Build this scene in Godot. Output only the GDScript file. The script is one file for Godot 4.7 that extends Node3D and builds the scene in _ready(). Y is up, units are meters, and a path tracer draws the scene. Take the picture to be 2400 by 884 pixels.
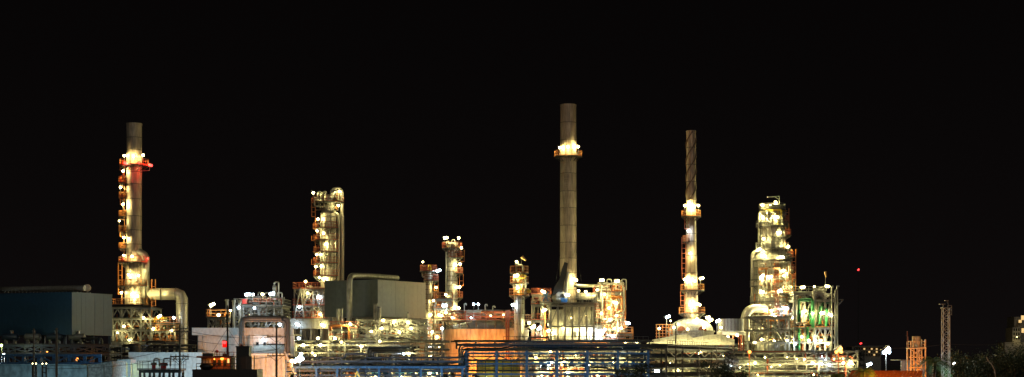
extends Node3D
# A refinery beside a river at night. A photo pixel (u, v) of the 2400 x 884 picture gives a direction; its distance d
# is that of the unit, rack or building the thing belongs to. y = 0 is the quay, the camera stands 7 m above it.

const FOCAL := 3750.0
const HORIZON := 850.0
const EYE := 7.0

var rng := RandomNumberGenerator.new()
var M := {}
var taken := {}
var bulb_mesh := {}
var hood_mesh: ArrayMesh

func W(u: float, v: float, d: float) -> Vector3:
	return Vector3((u - 1200.0) / FOCAL * d, EYE + (HORIZON - v) / FOCAL * d, -d)

func X(u: float, d: float) -> float:
	return (u - 1200.0) / FOCAL * d

func Y(v: float, d: float) -> float:
	return EYE + (HORIZON - v) / FOCAL * d

# ---------------------------------------------------------------- shapes
class Buf:
	var v := PackedVector3Array()
	var n := PackedVector3Array()
	var ix := PackedInt32Array()

	func quad(a: Vector3, b: Vector3, c: Vector3, d: Vector3) -> void:   # a b c d anticlockwise seen from outside
		var nn := (b - a).cross(d - a)
		if nn.length_squared() < 1e-12:
			nn = (c - b).cross(d - b)
		nn = nn.normalized()
		var k := v.size()
		v.append(a); v.append(b); v.append(c); v.append(d)
		for q in 4:
			n.append(nn)
		ix.append_array(PackedInt32Array([k, k + 2, k + 1, k, k + 3, k + 2]))

	func tri(a: Vector3, b: Vector3, c: Vector3) -> void:
		var nn := (b - a).cross(c - a).normalized()
		var k := v.size()
		v.append(a); v.append(b); v.append(c)
		for q in 3:
			n.append(nn)
		ix.append_array(PackedInt32Array([k, k + 2, k + 1]))

	func box(c: Vector3, s: Vector3, b := Basis.IDENTITY) -> void:
		var x := b.x * s.x * 0.5
		var y := b.y * s.y * 0.5
		var z := b.z * s.z * 0.5
		quad(c - x - y + z, c + x - y + z, c + x + y + z, c - x + y + z)
		quad(c + x - y - z, c - x - y - z, c - x + y - z, c + x + y - z)
		quad(c + x - y + z, c + x - y - z, c + x + y - z, c + x + y + z)
		quad(c - x - y - z, c - x - y + z, c - x + y + z, c - x + y - z)
		quad(c - x + y + z, c + x + y + z, c + x + y - z, c - x + y - z)
		quad(c - x - y - z, c + x - y - z, c + x - y + z, c - x - y + z)

	func bar(a: Vector3, b: Vector3, w: float, h := -1.0) -> void:
		var l := b - a
		var y := l.normalized()
		var side := Vector3.RIGHT if absf(y.x) < 0.9 else Vector3.BACK
		var z := side.cross(y).normalized()
		var x := y.cross(z).normalized()
		box((a + b) * 0.5, Vector3(w, l.length(), w if h < 0.0 else h), Basis(x, y, z))

	func loop_ring(c: Vector3, x: Vector3, z: Vector3, r: float, seg: int, nn: PackedVector3Array) -> void:
		for k in seg + 1:
			var a := TAU * k / seg
			var dir := x * cos(a) + z * sin(a)
			v.append(c + dir * r)
			n.append(nn[k] if nn.size() > k else dir)

	func skin(k0: int, seg: int) -> void:    # joins the ring at k0 to the ring after it
		var m := seg + 1
		for k in seg:
			var a := k0 + k
			ix.append_array(PackedInt32Array([a, a + 1, a + m, a + 1, a + m + 1, a + m]))

	func disc(c: Vector3, x: Vector3, z: Vector3, r: float, seg: int, up: Vector3) -> void:
		var k := v.size()
		v.append(c); n.append(up)
		for j in seg:
			var a := TAU * j / seg
			v.append(c + (x * cos(a) + z * sin(a)) * r); n.append(up)
		var same := x.cross(z).dot(up) < 0.0
		for j in seg:
			var p := k + 1 + j
			var q := k + 1 + (j + 1) % seg
			ix.append_array(PackedInt32Array([k, p, q] if same else [k, q, p]))

	func path(pts: Array, r: float, seg := 8, caps := true) -> void:
		var t: Vector3 = (pts[1] - pts[0]).normalized()
		var x := (Vector3.UP if absf(t.y) < 0.9 else Vector3.RIGHT).cross(t).normalized()
		for i in pts.size():
			var tin: Vector3 = (pts[i] - pts[maxi(i - 1, 0)]).normalized()
			var tout: Vector3 = (pts[mini(i + 1, pts.size() - 1)] - pts[i]).normalized()
			var tt := (tin + tout).normalized()
			x = (x - tt * x.dot(tt)).normalized()
			var z := x.cross(tt)
			var stretch := 1.0
			if i > 0 and i < pts.size() - 1:
				stretch = 1.0 / maxf(0.6, cos(tin.angle_to(tout) * 0.5))
			var k := v.size()
			loop_ring(pts[i], x, z, r * (1.0 + (stretch - 1.0) * 0.5), seg, PackedVector3Array())
			if i > 0:
				skin(k - seg - 1, seg)
			if caps and (i == 0 or i == pts.size() - 1):
				disc(pts[i], x, z, r, seg, -tt if i == 0 else tt)

	func tube(a: Vector3, b: Vector3, r: float, seg := 8, r2 := -1.0) -> void:
		var t := (b - a).normalized()
		var x := (Vector3.UP if absf(t.y) < 0.9 else Vector3.RIGHT).cross(t).normalized()
		var z := x.cross(t)
		var k := v.size()
		loop_ring(a, x, z, r, seg, PackedVector3Array())
		loop_ring(b, x, z, r if r2 < 0.0 else r2, seg, PackedVector3Array())
		skin(k, seg)
		disc(a, x, z, r, seg, -t)
		disc(b, x, z, r if r2 < 0.0 else r2, seg, t)

	func lathe(c: Vector3, prof: Array, seg := 24, axis := Vector3.UP) -> void:   # prof: Vector2(radius, height), bottom to top
		var x := Vector3.RIGHT if absf(axis.x) < 0.9 else Vector3.BACK
		var z := x.cross(axis).normalized()
		x = axis.cross(z).normalized()
		var m := prof.size()
		for i in m - 1:
			var p: Vector2 = prof[i]
			var q: Vector2 = prof[i + 1]
			var e := q - p
			if e.length() < 1e-6:
				continue
			for w in 2:
				var own := Vector2(e.y, -e.x).normalized()
				var j := i + (1 if w == 1 else -1)
				if j >= 0 and j < m - 1:
					var f: Vector2 = prof[j + 1] - prof[j]
					if f.length() > 1e-6:
						var other := Vector2(f.y, -f.x).normalized()
						if own.dot(other) > 0.75:
							own = (own + other).normalized()
				var pt := p if w == 0 else q
				var nn := PackedVector3Array()
				for k in seg + 1:
					var a := TAU * k / seg
					nn.append((x * cos(a) + z * sin(a)) * own.x + axis * own.y)
				loop_ring(c + axis * pt.y, x, z, pt.x, seg, nn)
			skin(v.size() - 2 * (seg + 1), seg)

	func arc(c: Vector3, r0: float, r1: float, a0: float, a1: float, h: float, seg := 24) -> void:   # a flat plate round c, its top at c.y
		var dn := Vector3(0, -h, 0)
		for k in seg:
			var p := a0 + (a1 - a0) * k / seg
			var q := a0 + (a1 - a0) * (k + 1) / seg
			var dp := Vector3(cos(p), 0, sin(p))
			var dq := Vector3(cos(q), 0, sin(q))
			quad(c + dp * r0, c + dq * r0, c + dq * r1, c + dp * r1)
			quad(c + dp * r0 + dn, c + dp * r1 + dn, c + dq * r1 + dn, c + dq * r0 + dn)
			quad(c + dp * r1, c + dq * r1, c + dq * r1 + dn, c + dp * r1 + dn)
			quad(c + dq * r0, c + dp * r0, c + dp * r0 + dn, c + dq * r0 + dn)

	func ball(c: Vector3, r: Vector3, b := Basis.IDENTITY, seg := 12) -> void:
		var rows := seg / 2
		for i in rows + 1:
			var la := -PI / 2 + PI * i / rows
			for k in seg + 1:
				var a := TAU * k / seg
				var p := Vector3(cos(la) * cos(a), sin(la), cos(la) * sin(a))
				v.append(c + b * (p * r))
				n.append((b * (p / r)).normalized())
			if i > 0:
				skin(v.size() - 2 * (seg + 1), seg)

	func mesh(off := Vector3.ZERO) -> ArrayMesh:
		var vv := v
		if off != Vector3.ZERO:
			vv = PackedVector3Array()
			vv.resize(v.size())
			for k in v.size():
				vv[k] = v[k] - off
		var a := []
		a.resize(Mesh.ARRAY_MAX)
		a[Mesh.ARRAY_VERTEX] = vv
		a[Mesh.ARRAY_NORMAL] = n
		a[Mesh.ARRAY_INDEX] = ix
		var m := ArrayMesh.new()
		m.add_surface_from_arrays(Mesh.PRIMITIVE_TRIANGLES, a)
		return m

func bend(pts: Array, r: float, steps := 4) -> Array:      # rounds the corners of a polyline
	var out := [pts[0]]
	for i in range(1, pts.size() - 1):
		var p: Vector3 = pts[i]
		var a: Vector3 = pts[i - 1] - p
		var b: Vector3 = pts[i + 1] - p
		var l := minf(r, minf(a.length(), b.length()) * 0.49)
		var s := p + a.normalized() * l
		var e := p + b.normalized() * l
		for k in steps + 1:
			var t := float(k) / steps
			out.append(s.lerp(p, t).lerp(p.lerp(e, t), t))
	out.append(pts[-1])
	return out

# ---------------------------------------------------------------- nodes
func numbered(parent: Node, called: String) -> String:
	var key := str(parent.get_instance_id()) + "/" + called
	var k: int = taken.get(key, 0)
	taken[key] = k + 1
	return called if k == 0 else "%s_%03d" % [called, k]

func nth(row: String) -> String:
	var k: int = taken.get(row, 0)
	taken[row] = k + 1
	return NTH[k]

func tag(o: Node, label: String, category: String, group := "", kind := "") -> void:
	if label: o.set_meta("label", label)
	if category: o.set_meta("category", category)
	if group: o.set_meta("group", group)
	if kind: o.set_meta("kind", kind)

func thing(called: String, label: String, category: String, at: Vector3, group := "") -> Node3D:
	var o := Node3D.new()
	o.name = numbered(self, called)
	add_child(o)
	o.position = at
	tag(o, label, category, group)
	return o

func part(b: Buf, called: String, m: Material, parent: Node3D) -> MeshInstance3D:   # b holds world positions
	var o := MeshInstance3D.new()
	o.mesh = b.mesh(parent.global_position)
	o.material_override = m
	o.name = numbered(parent, called)
	parent.add_child(o)
	return o

func piece(mesh: Mesh, called: String, m: Material, parent: Node3D, at: Vector3, turn := Basis.IDENTITY) -> MeshInstance3D:
	var o := MeshInstance3D.new()
	o.mesh = mesh
	o.material_override = m
	o.name = numbered(parent, called)
	parent.add_child(o)
	o.transform = Transform3D(turn, at - parent.global_position)
	return o

func structure(b: Buf, called: String, m: Material) -> MeshInstance3D:
	var o := part(b, called, m, self)
	o.set_meta("kind", "structure")
	return o

# ---------------------------------------------------------------- materials
func noise_tex(f: float, octaves: int, lo: float, hi: float, sd: int) -> NoiseTexture2D:
	var fn := FastNoiseLite.new()
	fn.seed = sd
	fn.frequency = f
	fn.fractal_octaves = octaves
	var g := Gradient.new()
	g.set_color(0, Color(lo, lo, lo))
	g.set_color(1, Color(hi, hi, hi))
	var t := NoiseTexture2D.new()
	t.width = 512; t.height = 512
	t.seamless = true
	t.noise = fn
	t.color_ramp = g
	return t

var stain: NoiseTexture2D
var grain: NoiseTexture2D
var faint: NoiseTexture2D

func mat(key: String, r: float, g: float, b: float, rough := 0.6, metal := 0.0, tex: Texture2D = null, sc := Vector3(0.2, 0.06, 0.2)) -> StandardMaterial3D:
	var m := StandardMaterial3D.new()
	m.resource_name = key
	m.albedo_color = Color(r, g, b).linear_to_srgb()
	m.roughness = rough
	m.metallic = metal
	if tex:
		m.albedo_texture = tex
		m.uv1_triplanar = true
		m.uv1_world_triplanar = true
		m.uv1_scale = sc
	M[key] = m
	return m

func glow(key: String, r: float, g: float, b: float, e: float) -> void:
	var m := StandardMaterial3D.new()
	m.resource_name = key
	m.albedo_color = Color(0.8, 0.8, 0.8)
	m.emission_enabled = true
	m.emission = Color(r, g, b).linear_to_srgb()
	m.emission_energy_multiplier = e
	M[key] = m

func materials() -> void:
	stain = noise_tex(0.012, 5, 0.55, 1.0, 3)
	grain = noise_tex(0.05, 4, 0.72, 1.0, 8)
	faint = noise_tex(0.02, 5, 0.86, 1.0, 11)
	mat("steel", 0.21, 0.205, 0.19, 0.5, 0.15, grain)
	mat("galv", 0.31, 0.31, 0.285, 0.45, 0.25, grain, Vector3(0.5, 0.5, 0.5))
	mat("stack", 0.62, 0.50, 0.38, 0.5, 0.15, stain, Vector3(0.35, 0.05, 0.35))
	mat("stack_b", 0.54, 0.43, 0.33, 0.5, 0.15, stain, Vector3(0.3, 0.045, 0.3))
	mat("clad", 0.50, 0.48, 0.41, 0.38, 0.4, stain, Vector3(0.3, 0.08, 0.3))
	mat("clad_b", 0.42, 0.41, 0.35, 0.42, 0.4, stain, Vector3(0.36, 0.1, 0.36))
	mat("clad_c", 0.55, 0.51, 0.43, 0.36, 0.4, grain, Vector3(0.3, 0.1, 0.3))
	mat("silver", 0.50, 0.485, 0.44, 0.35, 0.4, grain, Vector3(0.4, 0.4, 0.4))
	mat("dark", 0.07, 0.07, 0.065, 0.6, 0.0, grain)
	mat("black", 0.018, 0.018, 0.018, 0.55, 0.0, grain)
	mat("strake", 0.11, 0.075, 0.05, 0.7)
	mat("seam", 0.12, 0.10, 0.08, 0.8)
	mat("orange", 0.50, 0.17, 0.035, 0.5, 0.0, grain, Vector3(0.5, 0.5, 0.5))
	mat("redrail", 0.36, 0.075, 0.03, 0.55, 0.0, grain, Vector3(0.5, 0.5, 0.5))
	mat("yellow", 0.75, 0.52, 0.04, 0.5, 0.0, grain)
	mat("green", 0.010, 0.14, 0.052, 0.45, 0.0, grain)
	mat("blue", 0.022, 0.15, 0.36, 0.5, 0.0, stain, Vector3(0.4, 0.4, 0.4))
	mat("blue_b", 0.02, 0.11, 0.26, 0.5, 0.0, stain, Vector3(0.35, 0.35, 0.35))
	mat("navy", 0.03, 0.05, 0.08, 0.5, 0.0, grain)
	for k in 3:
		var q: float = [1.0, 0.97, 1.03][k]
		mat("bluebox%d" % k, 0.022 * q, 0.066 * q, 0.112 * q, 0.55, 0.0, faint, Vector3(0.16, 0.09, 0.16))
		mat("greybox%d" % k, 0.115 * q, 0.132 * q, 0.116 * q, 0.5, 0.0, faint, Vector3(0.16, 0.09, 0.16))
		mat("white%d" % k, 0.62 * q, 0.64 * q, 0.63 * q, 0.6, 0.0, faint, Vector3(0.2, 0.12, 0.2))
		mat("tank%d" % k, 0.68 * q, 0.52 * q, 0.34 * q, 0.5, 0.0, stain, Vector3(0.2, 0.05, 0.2))
		mat("roofwhite%d" % k, 0.66 * q, 0.64 * q, 0.58 * q, 0.6, 0.0, stain, Vector3(0.2, 0.2, 0.2))
		mat("teal%d" % k, 0.26 * q, 0.36 * q, 0.38 * q, 0.6, 0.0, stain, Vector3(0.15, 0.1, 0.15))
	mat("concrete", 0.36, 0.34, 0.30, 0.85, 0.0, stain, Vector3(0.3, 0.3, 0.3))
	mat("dirt", 0.10, 0.09, 0.075, 0.95, 0.0, stain, Vector3(0.1, 0.1, 0.1))
	mat("water", 0.012, 0.016, 0.018, 0.12)
	mat("pole", 0.20, 0.17, 0.13, 0.85, 0.0, grain, Vector3(0.6, 0.2, 0.6))
	mat("wire", 0.03, 0.03, 0.03, 0.6)
	mat("hull", 0.022, 0.02, 0.02, 0.5, 0.0, grain)
	mat("rust", 0.22, 0.07, 0.035, 0.8, 0.0, grain)
	mat("red", 0.45, 0.03, 0.025, 0.5)
	mat("cream", 0.55, 0.48, 0.38, 0.6, 0.0, grain)
	mat("orangeroof", 0.55, 0.17, 0.05, 0.6, 0.0, stain, Vector3(0.3, 0.3, 0.3))
	mat("bark", 0.09, 0.065, 0.045, 0.9, 0.0, grain)
	mat("leaf", 0.014, 0.03, 0.01, 0.6)
	mat("leaf_b", 0.018, 0.036, 0.012, 0.6)
	mat("palm", 0.05, 0.11, 0.03, 0.5)
	mat("window", 0.015, 0.018, 0.02, 0.1)
	mat("skin_orange", 0.70, 0.42, 0.16, 0.45, 0.1, grain)
	glow("lamp_w", 1.0, 0.82, 0.34, 20.0)
	glow("lamp_c", 0.66, 0.85, 1.0, 20.0)
	glow("lamp_b", 0.7, 0.92, 1.0, 20.0)
	glow("lamp_s", 1.0, 0.30, 0.04, 5.0)
	glow("lamp_r", 1.0, 0.03, 0.03, 5.0)
	glow("lamp_g", 0.80, 1.0, 0.28, 12.0)
	glow("lit_window", 1.0, 0.62, 0.22, 0.9)

const NTH := ["first", "second", "third", "fourth", "fifth", "sixth", "seventh", "eighth"]
const TINT := {"w": Color(1.0, 0.93, 0.61), "c": Color(0.88, 0.95, 1.0), "b": Color(0.66, 0.90, 1.0), "s": Color(1.0, 0.60, 0.20), "r": Color(1.0, 0.12, 0.10), "g": Color(0.93, 1.0, 0.62)}
const POWER := {"w": 26.0, "b": 15.0, "c": 15.0, "s": 14.0, "r": 9.0, "g": 12.0}

# A lamp: a bulb with its light inside, a hood above it and a bracket that runs to the points in arm.
func lamp(parent: Node3D, at: Vector3, kind: String, arm: Array, e := 1.0, size := 1.0, wash := false) -> void:
	var tilt := Basis(Vector3.BACK, rng.randf_range(-0.6, 0.6)) * Basis(Vector3.UP, rng.randf_range(-0.3, 0.3))
	var b := Buf.new()
	var hood := tilt * Vector3(0, 0.2 * size, -0.05)
	if wash:                                             # a wall washer: its hood stands on the river side
		hood = Vector3(0, 0.02, 0.24 * size)
		tilt = Basis(Vector3.RIGHT, PI / 2 - 0.15)
	b.box(at + hood, Vector3(0.62, 0.07, 0.4) * size, tilt)
	var from := at + hood
	for p in arm:
		if from.distance_to(p) > 0.02:
			b.tube(from, p, 0.045, 6)
		from = p
	var o := part(b, "floodlight", M.galv, parent)
	var key := "bulb%.2f" % size
	if not bulb_mesh.has(key):
		var q := Buf.new()
		var r := minf(0.23 * size, 0.24)
		q.ball(Vector3.ZERO, Vector3(minf(0.24 * size, 0.24), r, r), Basis.IDENTITY, 10)
		bulb_mesh[key] = q.mesh()
	piece(bulb_mesh[key], "lamp_bulb", M["lamp_" + kind], o, at)
	if size > 1.15:                                    # a second head beside the first
		piece(bulb_mesh[key], "lamp_bulb", M["lamp_" + kind], o, at + tilt * Vector3(0.42, 0.02, 0.02))
	if size > 2.0:
		piece(bulb_mesh[key], "lamp_bulb", M["lamp_" + kind], o, at + Vector3(-0.36, -0.28, 0.02))
		piece(bulb_mesh[key], "lamp_bulb", M["lamp_" + kind], o, at + Vector3(0.2, 0.4, 0.1))
	if size > 1.7:
		piece(bulb_mesh[key], "lamp_bulb", M["lamp_" + kind], o, at + tilt * Vector3(0.2, -0.4, 0.02))
	var l := OmniLight3D.new()
	l.name = "lamp_light"
	l.light_color = TINT[kind]
	l.light_energy = POWER[kind] * e
	l.light_size = 0.12
	l.omni_range = 60.0
	l.omni_attenuation = 2.0
	l.shadow_enabled = true
	o.add_child(l)
	l.position = at - o.global_position

# ---------------------------------------------------------------- steelwork
func rails(b: Buf, pts: Array, h := 1.1, step := 1.3) -> void:     # a handrail along a polyline of floor points
	for i in pts.size() - 1:
		var a: Vector3 = pts[i]
		var c: Vector3 = pts[i + 1]
		var up := Vector3(0, h, 0)
		b.bar(a + up, c + up, 0.07)
		b.bar(a + up * 0.55, c + up * 0.55, 0.05)
		b.bar(a + up * 0.08, c + up * 0.08, 0.03, 0.11)
		var k := maxi(1, int(round(a.distance_to(c) / step)))
		for j in k:
			var p := a.lerp(c, float(j) / k)
			b.bar(p, p + up, 0.055)
	b.bar(pts[-1], pts[-1] + Vector3(0, h, 0), 0.055)

func round_platform(t: Node3D, cx: float, cz: float, y: float, r0: float, r1: float, a0: float, a1: float, rail: String, floor_m := "dark") -> void:
	var c := Vector3(cx, y, cz)
	var full := a1 - a0 > TAU - 0.01
	var seg := maxi(6, int((a1 - a0) / TAU * 28))
	var b := Buf.new()
	b.arc(c, r0, r1, a0, a1, 0.12, seg)
	for k in seg / 2 + 1:                                    # brackets under the floor
		var a := a0 + (a1 - a0) * k / (seg / 2)
		var d := Vector3(cos(a), 0, sin(a))
		b.bar(c + d * (r1 - 0.05) + Vector3(0, -0.12, 0), c + d * r0 + Vector3(0, -0.12 - (r1 - r0) * 0.7, 0), 0.09)
	var p := part(b, "platform", M[floor_m], t)
	b = Buf.new()
	var pts := []
	for k in seg + 1:
		var a := a0 + (a1 - a0) * k / seg
		pts.append(c + Vector3(cos(a), 0, sin(a)) * (r1 - 0.06))
	if not full:
		pts.push_front(c + Vector3(cos(a0), 0, sin(a0)) * r0)
		pts.push_back(c + Vector3(cos(a1), 0, sin(a1)) * r0)
	rails(b, pts, 1.1, 1.0)
	part(b, "railing", M[rail], p)

func ladder(t: Node3D, p: Vector3, y1: float, out: Vector3, m: String) -> void:     # a caged ladder standing off a shell
	var b := Buf.new()
	var side := out.cross(Vector3.UP).normalized() * 0.27
	var top := Vector3(p.x, y1, p.z)
	b.bar(p + side, top + side, 0.08)
	b.bar(p - side, top - side, 0.08)
	var n := int((y1 - p.y) / 0.45)
	for k in n:
		var q := p + Vector3(0, 0.45 * k, 0)
		b.bar(q + side, q - side, 0.045)
	for k in int((y1 - p.y - 2.0) / 0.9):
		var q := p + Vector3(0, 2.2 + 0.9 * k, 0)
		b.bar(q + side * 1.3, q + side * 1.1 + out * 0.7, 0.06)
		b.bar(q - side * 1.3, q - side * 1.1 + out * 0.7, 0.06)
		b.bar(q + side * 1.1 + out * 0.7, q - side * 1.1 + out * 0.7, 0.06)
	if y1 - p.y > 3.0:
		for s in [-1.1, 0.0, 1.1]:
			b.bar(p + Vector3(0, 2.2, 0) + side * s + out * 0.7, top + side * s + out * 0.7, 0.05)
	part(b, "ladder", M[m], t)

func rect_deck(t: Node3D, x0: float, x1: float, z0: float, z1: float, y: float, m: String, rail: String) -> void:
	var b := Buf.new()
	b.box(Vector3((x0 + x1) / 2, y - 0.06, (z0 + z1) / 2), Vector3(x1 - x0, 0.12, absf(z1 - z0)))
	var p := part(b, "deck", M[m], t)
	if rail:
		b = Buf.new()
		rails(b, [Vector3(x0, y, z0), Vector3(x1, y, z0), Vector3(x1, y, z1), Vector3(x0, y, z1), Vector3(x0, y, z0)])
		part(b, "railing", M[rail], p)

# A steel frame: columns to the ground, a deck with edge beams at each level (v at distance d), braces in the front and back bays.
func frame(t: Node3D, u0: float, u1: float, d: float, deep: float, vs: Array, nx: int, m: String, rail := "", brace := 1, deck_m := "dark", base_y := 0.0, w := 0.26) -> Array:
	var x0 := X(u0, d)
	var x1 := X(u1, d)
	var ys := [base_y]
	for v in vs:
		ys.append(Y(v, d))
	for i in nx + 1:
		var x := lerpf(x0, x1, float(i) / nx)
		for z in [-d, -d - deep]:
			var b := Buf.new()
			b.bar(Vector3(x, base_y, z), Vector3(x, ys[-1] + 0.002 * i, z), w)
			part(b, "column", M[m], t)
	for k in range(1, ys.size()):
		for z in [-d, -d - deep]:
			var b := Buf.new()
			b.box(Vector3((x0 + x1) / 2, ys[k] - 0.28, z), Vector3(x1 - x0 + 0.2, 0.3, w * 0.8))
			part(b, "beam", M[m], t)
		for i in nx + 1:
			var x := lerpf(x0, x1, float(i) / nx)
			var b := Buf.new()
			b.box(Vector3(x, ys[k] - 0.29, -d - deep / 2), Vector3(w * 0.7, 0.26, deep - w))
			part(b, "cross_beam", M[m], t)
		if deck_m:
			rect_deck(t, x0 - 0.3, x1 + 0.3, -d + 0.3, -d - deep - 0.3, ys[k], deck_m, rail)
		if brace > 0:
			for i in nx:
				if (i + k) % 2 and brace == 1 and nx > 1:
					continue
				var xa := lerpf(x0, x1, float(i) / nx)
				var xb := lerpf(x0, x1, float(i + 1) / nx)
				for z in [-d, -d - deep]:
					var b := Buf.new()
					if brace == 3:
						var xm := (xa + xb) / 2
						b.bar(Vector3(xa, ys[k - 1] + 0.1, z), Vector3(xm, ys[k] - 0.45, z), 0.16)
						b.bar(Vector3(xb, ys[k - 1] + 0.1, z), Vector3(xm, ys[k] - 0.45, z), 0.16)
					else:
						b.bar(Vector3(xa, ys[k - 1] + 0.1, z), Vector3(xb, ys[k] - 0.45, z), 0.16)
						if brace == 2:
							b.bar(Vector3(xb, ys[k - 1] + 0.1, z + 0.17), Vector3(xa, ys[k] - 0.45, z + 0.17), 0.16)
					part(b, "brace", M[m], t)
	return ys

# Loose process pipework: each pipe runs along x, turns down or up and ends on another level.
func pipework(t: Node3D, x0: float, x1: float, y0: float, y1: float, z0: float, z1: float, count: int, mats: Array, r0 := 0.08, r1 := 0.25) -> void:
	for k in count:
		var r := rng.randf_range(r0, r1)
		var a := Vector3(rng.randf_range(x0, x1), rng.randf_range(y0, y1), rng.randf_range(z1, z0))
		var pts := [a]
		var steps := rng.randi_range(2, 4)
		var axis := rng.randi_range(0, 1)
		for s in steps:
			var p: Vector3 = pts[-1]
			if axis == 0:
				p.x = rng.randf_range(x0, x1)
			elif axis == 1:
				p.y = rng.randf_range(y0, y1)
			else:
				p.z = rng.randf_range(z1, z0)
			if p.distance_to(pts[-1]) > 0.5:
				pts.append(p)
			axis = 1 - axis if rng.randf() < 0.8 else 2
		if pts.size() < 2:
			continue
		var b := Buf.new()
		b.path(bend(pts, r * 2.5, 3), r, 8)
		if r > 0.13:
			for s in 2:
				var q: Vector3 = pts[0].lerp(pts[1], 0.25 + 0.5 * s)
				var dir: Vector3 = (pts[1] - pts[0]).normalized()
				b.tube(q - dir * 0.05, q + dir * 0.05, r * 1.45, 10)
		part(b, "pipe", M[mats[rng.randi() % mats.size()]], t)

func drum_v(at: Vector3, r: float, h: float, m: String, label: String, group := "", called := "vertical_drum") -> Node3D:
	var t := thing(called, label, "drum", at, group)
	var b := Buf.new()
	b.lathe(at, [Vector2(r * 0.7, 0), Vector2(r * 0.7, 0.5), Vector2(r, 0.75), Vector2(r, h - r * 0.55), Vector2(r * 0.85, h - r * 0.22), Vector2(r * 0.5, h - r * 0.05), Vector2(0.01, h)], 18)
	part(b, "shell", M[m], t)
	for k in 3:
		b = Buf.new()
		b.arc(at + Vector3(0, lerpf(0.9, h - r * 0.6, k / 2.0), 0), r * 0.98, r + 0.04, 0, TAU, 0.08, 18)
		part(b, "band", M.seam, t)
	b = Buf.new()
	b.path(bend([at + Vector3(0, h - 0.05, 0), at + Vector3(0, h + 0.5, 0), at + Vector3(r + 0.35, h + 0.5, 0), at + Vector3(r + 0.35, 0.4, 0)], 0.25, 3), 0.11, 8)
	part(b, "outlet_pipe", M.silver, t)
	return t

func drum_h(at: Vector3, r: float, l: float, m: String, label: String, group := "") -> Node3D:     # at: the floor below its middle
	var t := thing("horizontal_drum", label, "drum", at, group)
	var y := r + 0.45
	var b := Buf.new()
	b.lathe(at + Vector3(0, y, 0), [Vector2(0.01, -l / 2 - r * 0.5), Vector2(r * 0.6, -l / 2 - r * 0.4), Vector2(r * 0.9, -l / 2 - r * 0.2), Vector2(r, -l / 2), Vector2(r, l / 2), Vector2(r * 0.9, l / 2 + r * 0.2), Vector2(r * 0.6, l / 2 + r * 0.4), Vector2(0.01, l / 2 + r * 0.5)], 18, Vector3.RIGHT)
	part(b, "shell", M[m], t)
	for s in [-1, 1]:
		b = Buf.new()
		b.box(at + Vector3(s * l * 0.32, y * 0.4, 0), Vector3(0.3, y * 0.8, r * 1.5))
		part(b, "saddle", M.steel, t)
	b = Buf.new()
	b.tube(at + Vector3(l * 0.1, y + r * 0.9, 0), at + Vector3(l * 0.1, y + r + 0.35, 0), 0.2, 10)
	b.tube(at + Vector3(l * 0.1, y + r + 0.35, 0), at + Vector3(l * 0.1, y + r + 0.43, 0), 0.3, 10)
	part(b, "nozzle", M.silver, t)
	return t

# A tower or stack. prof: [v, half width in photo pixels] from the ground up; seams: the v of the joints between its courses.
func tower(called: String, label: String, cat: String, u: float, d: float, prof: Array, seams: Array, mats: Array, cap := false, base := 0.0) -> Node3D:
	var s := d / FOCAL
	var at := Vector3(X(u, d), base, -d)
	var t := thing(called, label, cat, at)
	var cuts := [base]
	var ss := seams.duplicate()
	ss.sort(); ss.reverse()
	for v in ss:
		cuts.append(Y(v, d))
	var top := Y(prof[-1][0], d)
	cuts.append(top)
	var radius := func(y: float) -> float:
		var py := base - 1.0
		var pr: float = prof[0][1] * s
		for p in prof:
			var qy := Y(p[0], d)
			if y <= qy:
				return lerpf(pr, p[1] * s, clampf((y - py) / maxf(qy - py, 0.01), 0, 1))
			py = qy; pr = p[1] * s
		return pr
	for i in cuts.size() - 1:
		var a: float = cuts[i]
		var c: float = cuts[i + 1]
		if c - a < 0.05:
			continue
		var pts := [Vector2(radius.call(a + 0.001), a)]
		for p in prof:
			var y := Y(p[0], d)
			if y > a + 0.02 and y < c - 0.02:
				pts.append(Vector2(p[1] * s, y))
		pts.append(Vector2(radius.call(c - 0.04), c - 0.04))
		var b := Buf.new()
		var sh := []
		for p in pts:
			sh.append(Vector2(p.x, p.y))
		b.lathe(Vector3(at.x, 0, at.z), sh, 32)
		part(b, "shell_course", M[mats[i % mats.size()]], t)
		if c < top - 0.1:                                          # the flange or weld band between two courses
			b = Buf.new()
			b.arc(Vector3(at.x, c + 0.05, at.z), radius.call(c) * 0.9, radius.call(c) + 0.05, 0, TAU, 0.13, 32)
			part(b, "flange_band", M.seam, t)
	var rt: float = prof[-1][1] * s
	var e := Buf.new()
	if cap:
		e.lathe(Vector3(at.x, top - 0.05, at.z), [Vector2(rt, 0), Vector2(rt * 0.9, rt * 0.25), Vector2(rt * 0.6, rt * 0.45), Vector2(0.01, rt * 0.55)], 32)
		part(e, "head", M[mats[0]], t)
	else:
		e.arc(Vector3(at.x, top + 0.02, at.z), rt * 0.8, rt + 0.06, 0, TAU, 0.3, 32)
		part(e, "rim", M[mats[0]], t)
		e = Buf.new()
		e.arc(Vector3(at.x, top - 1.2, at.z), 0.0, rt * 0.97, 0, TAU, 0.05, 24)
		part(e, "inner_baffle", M.black, t)
	return t

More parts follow.
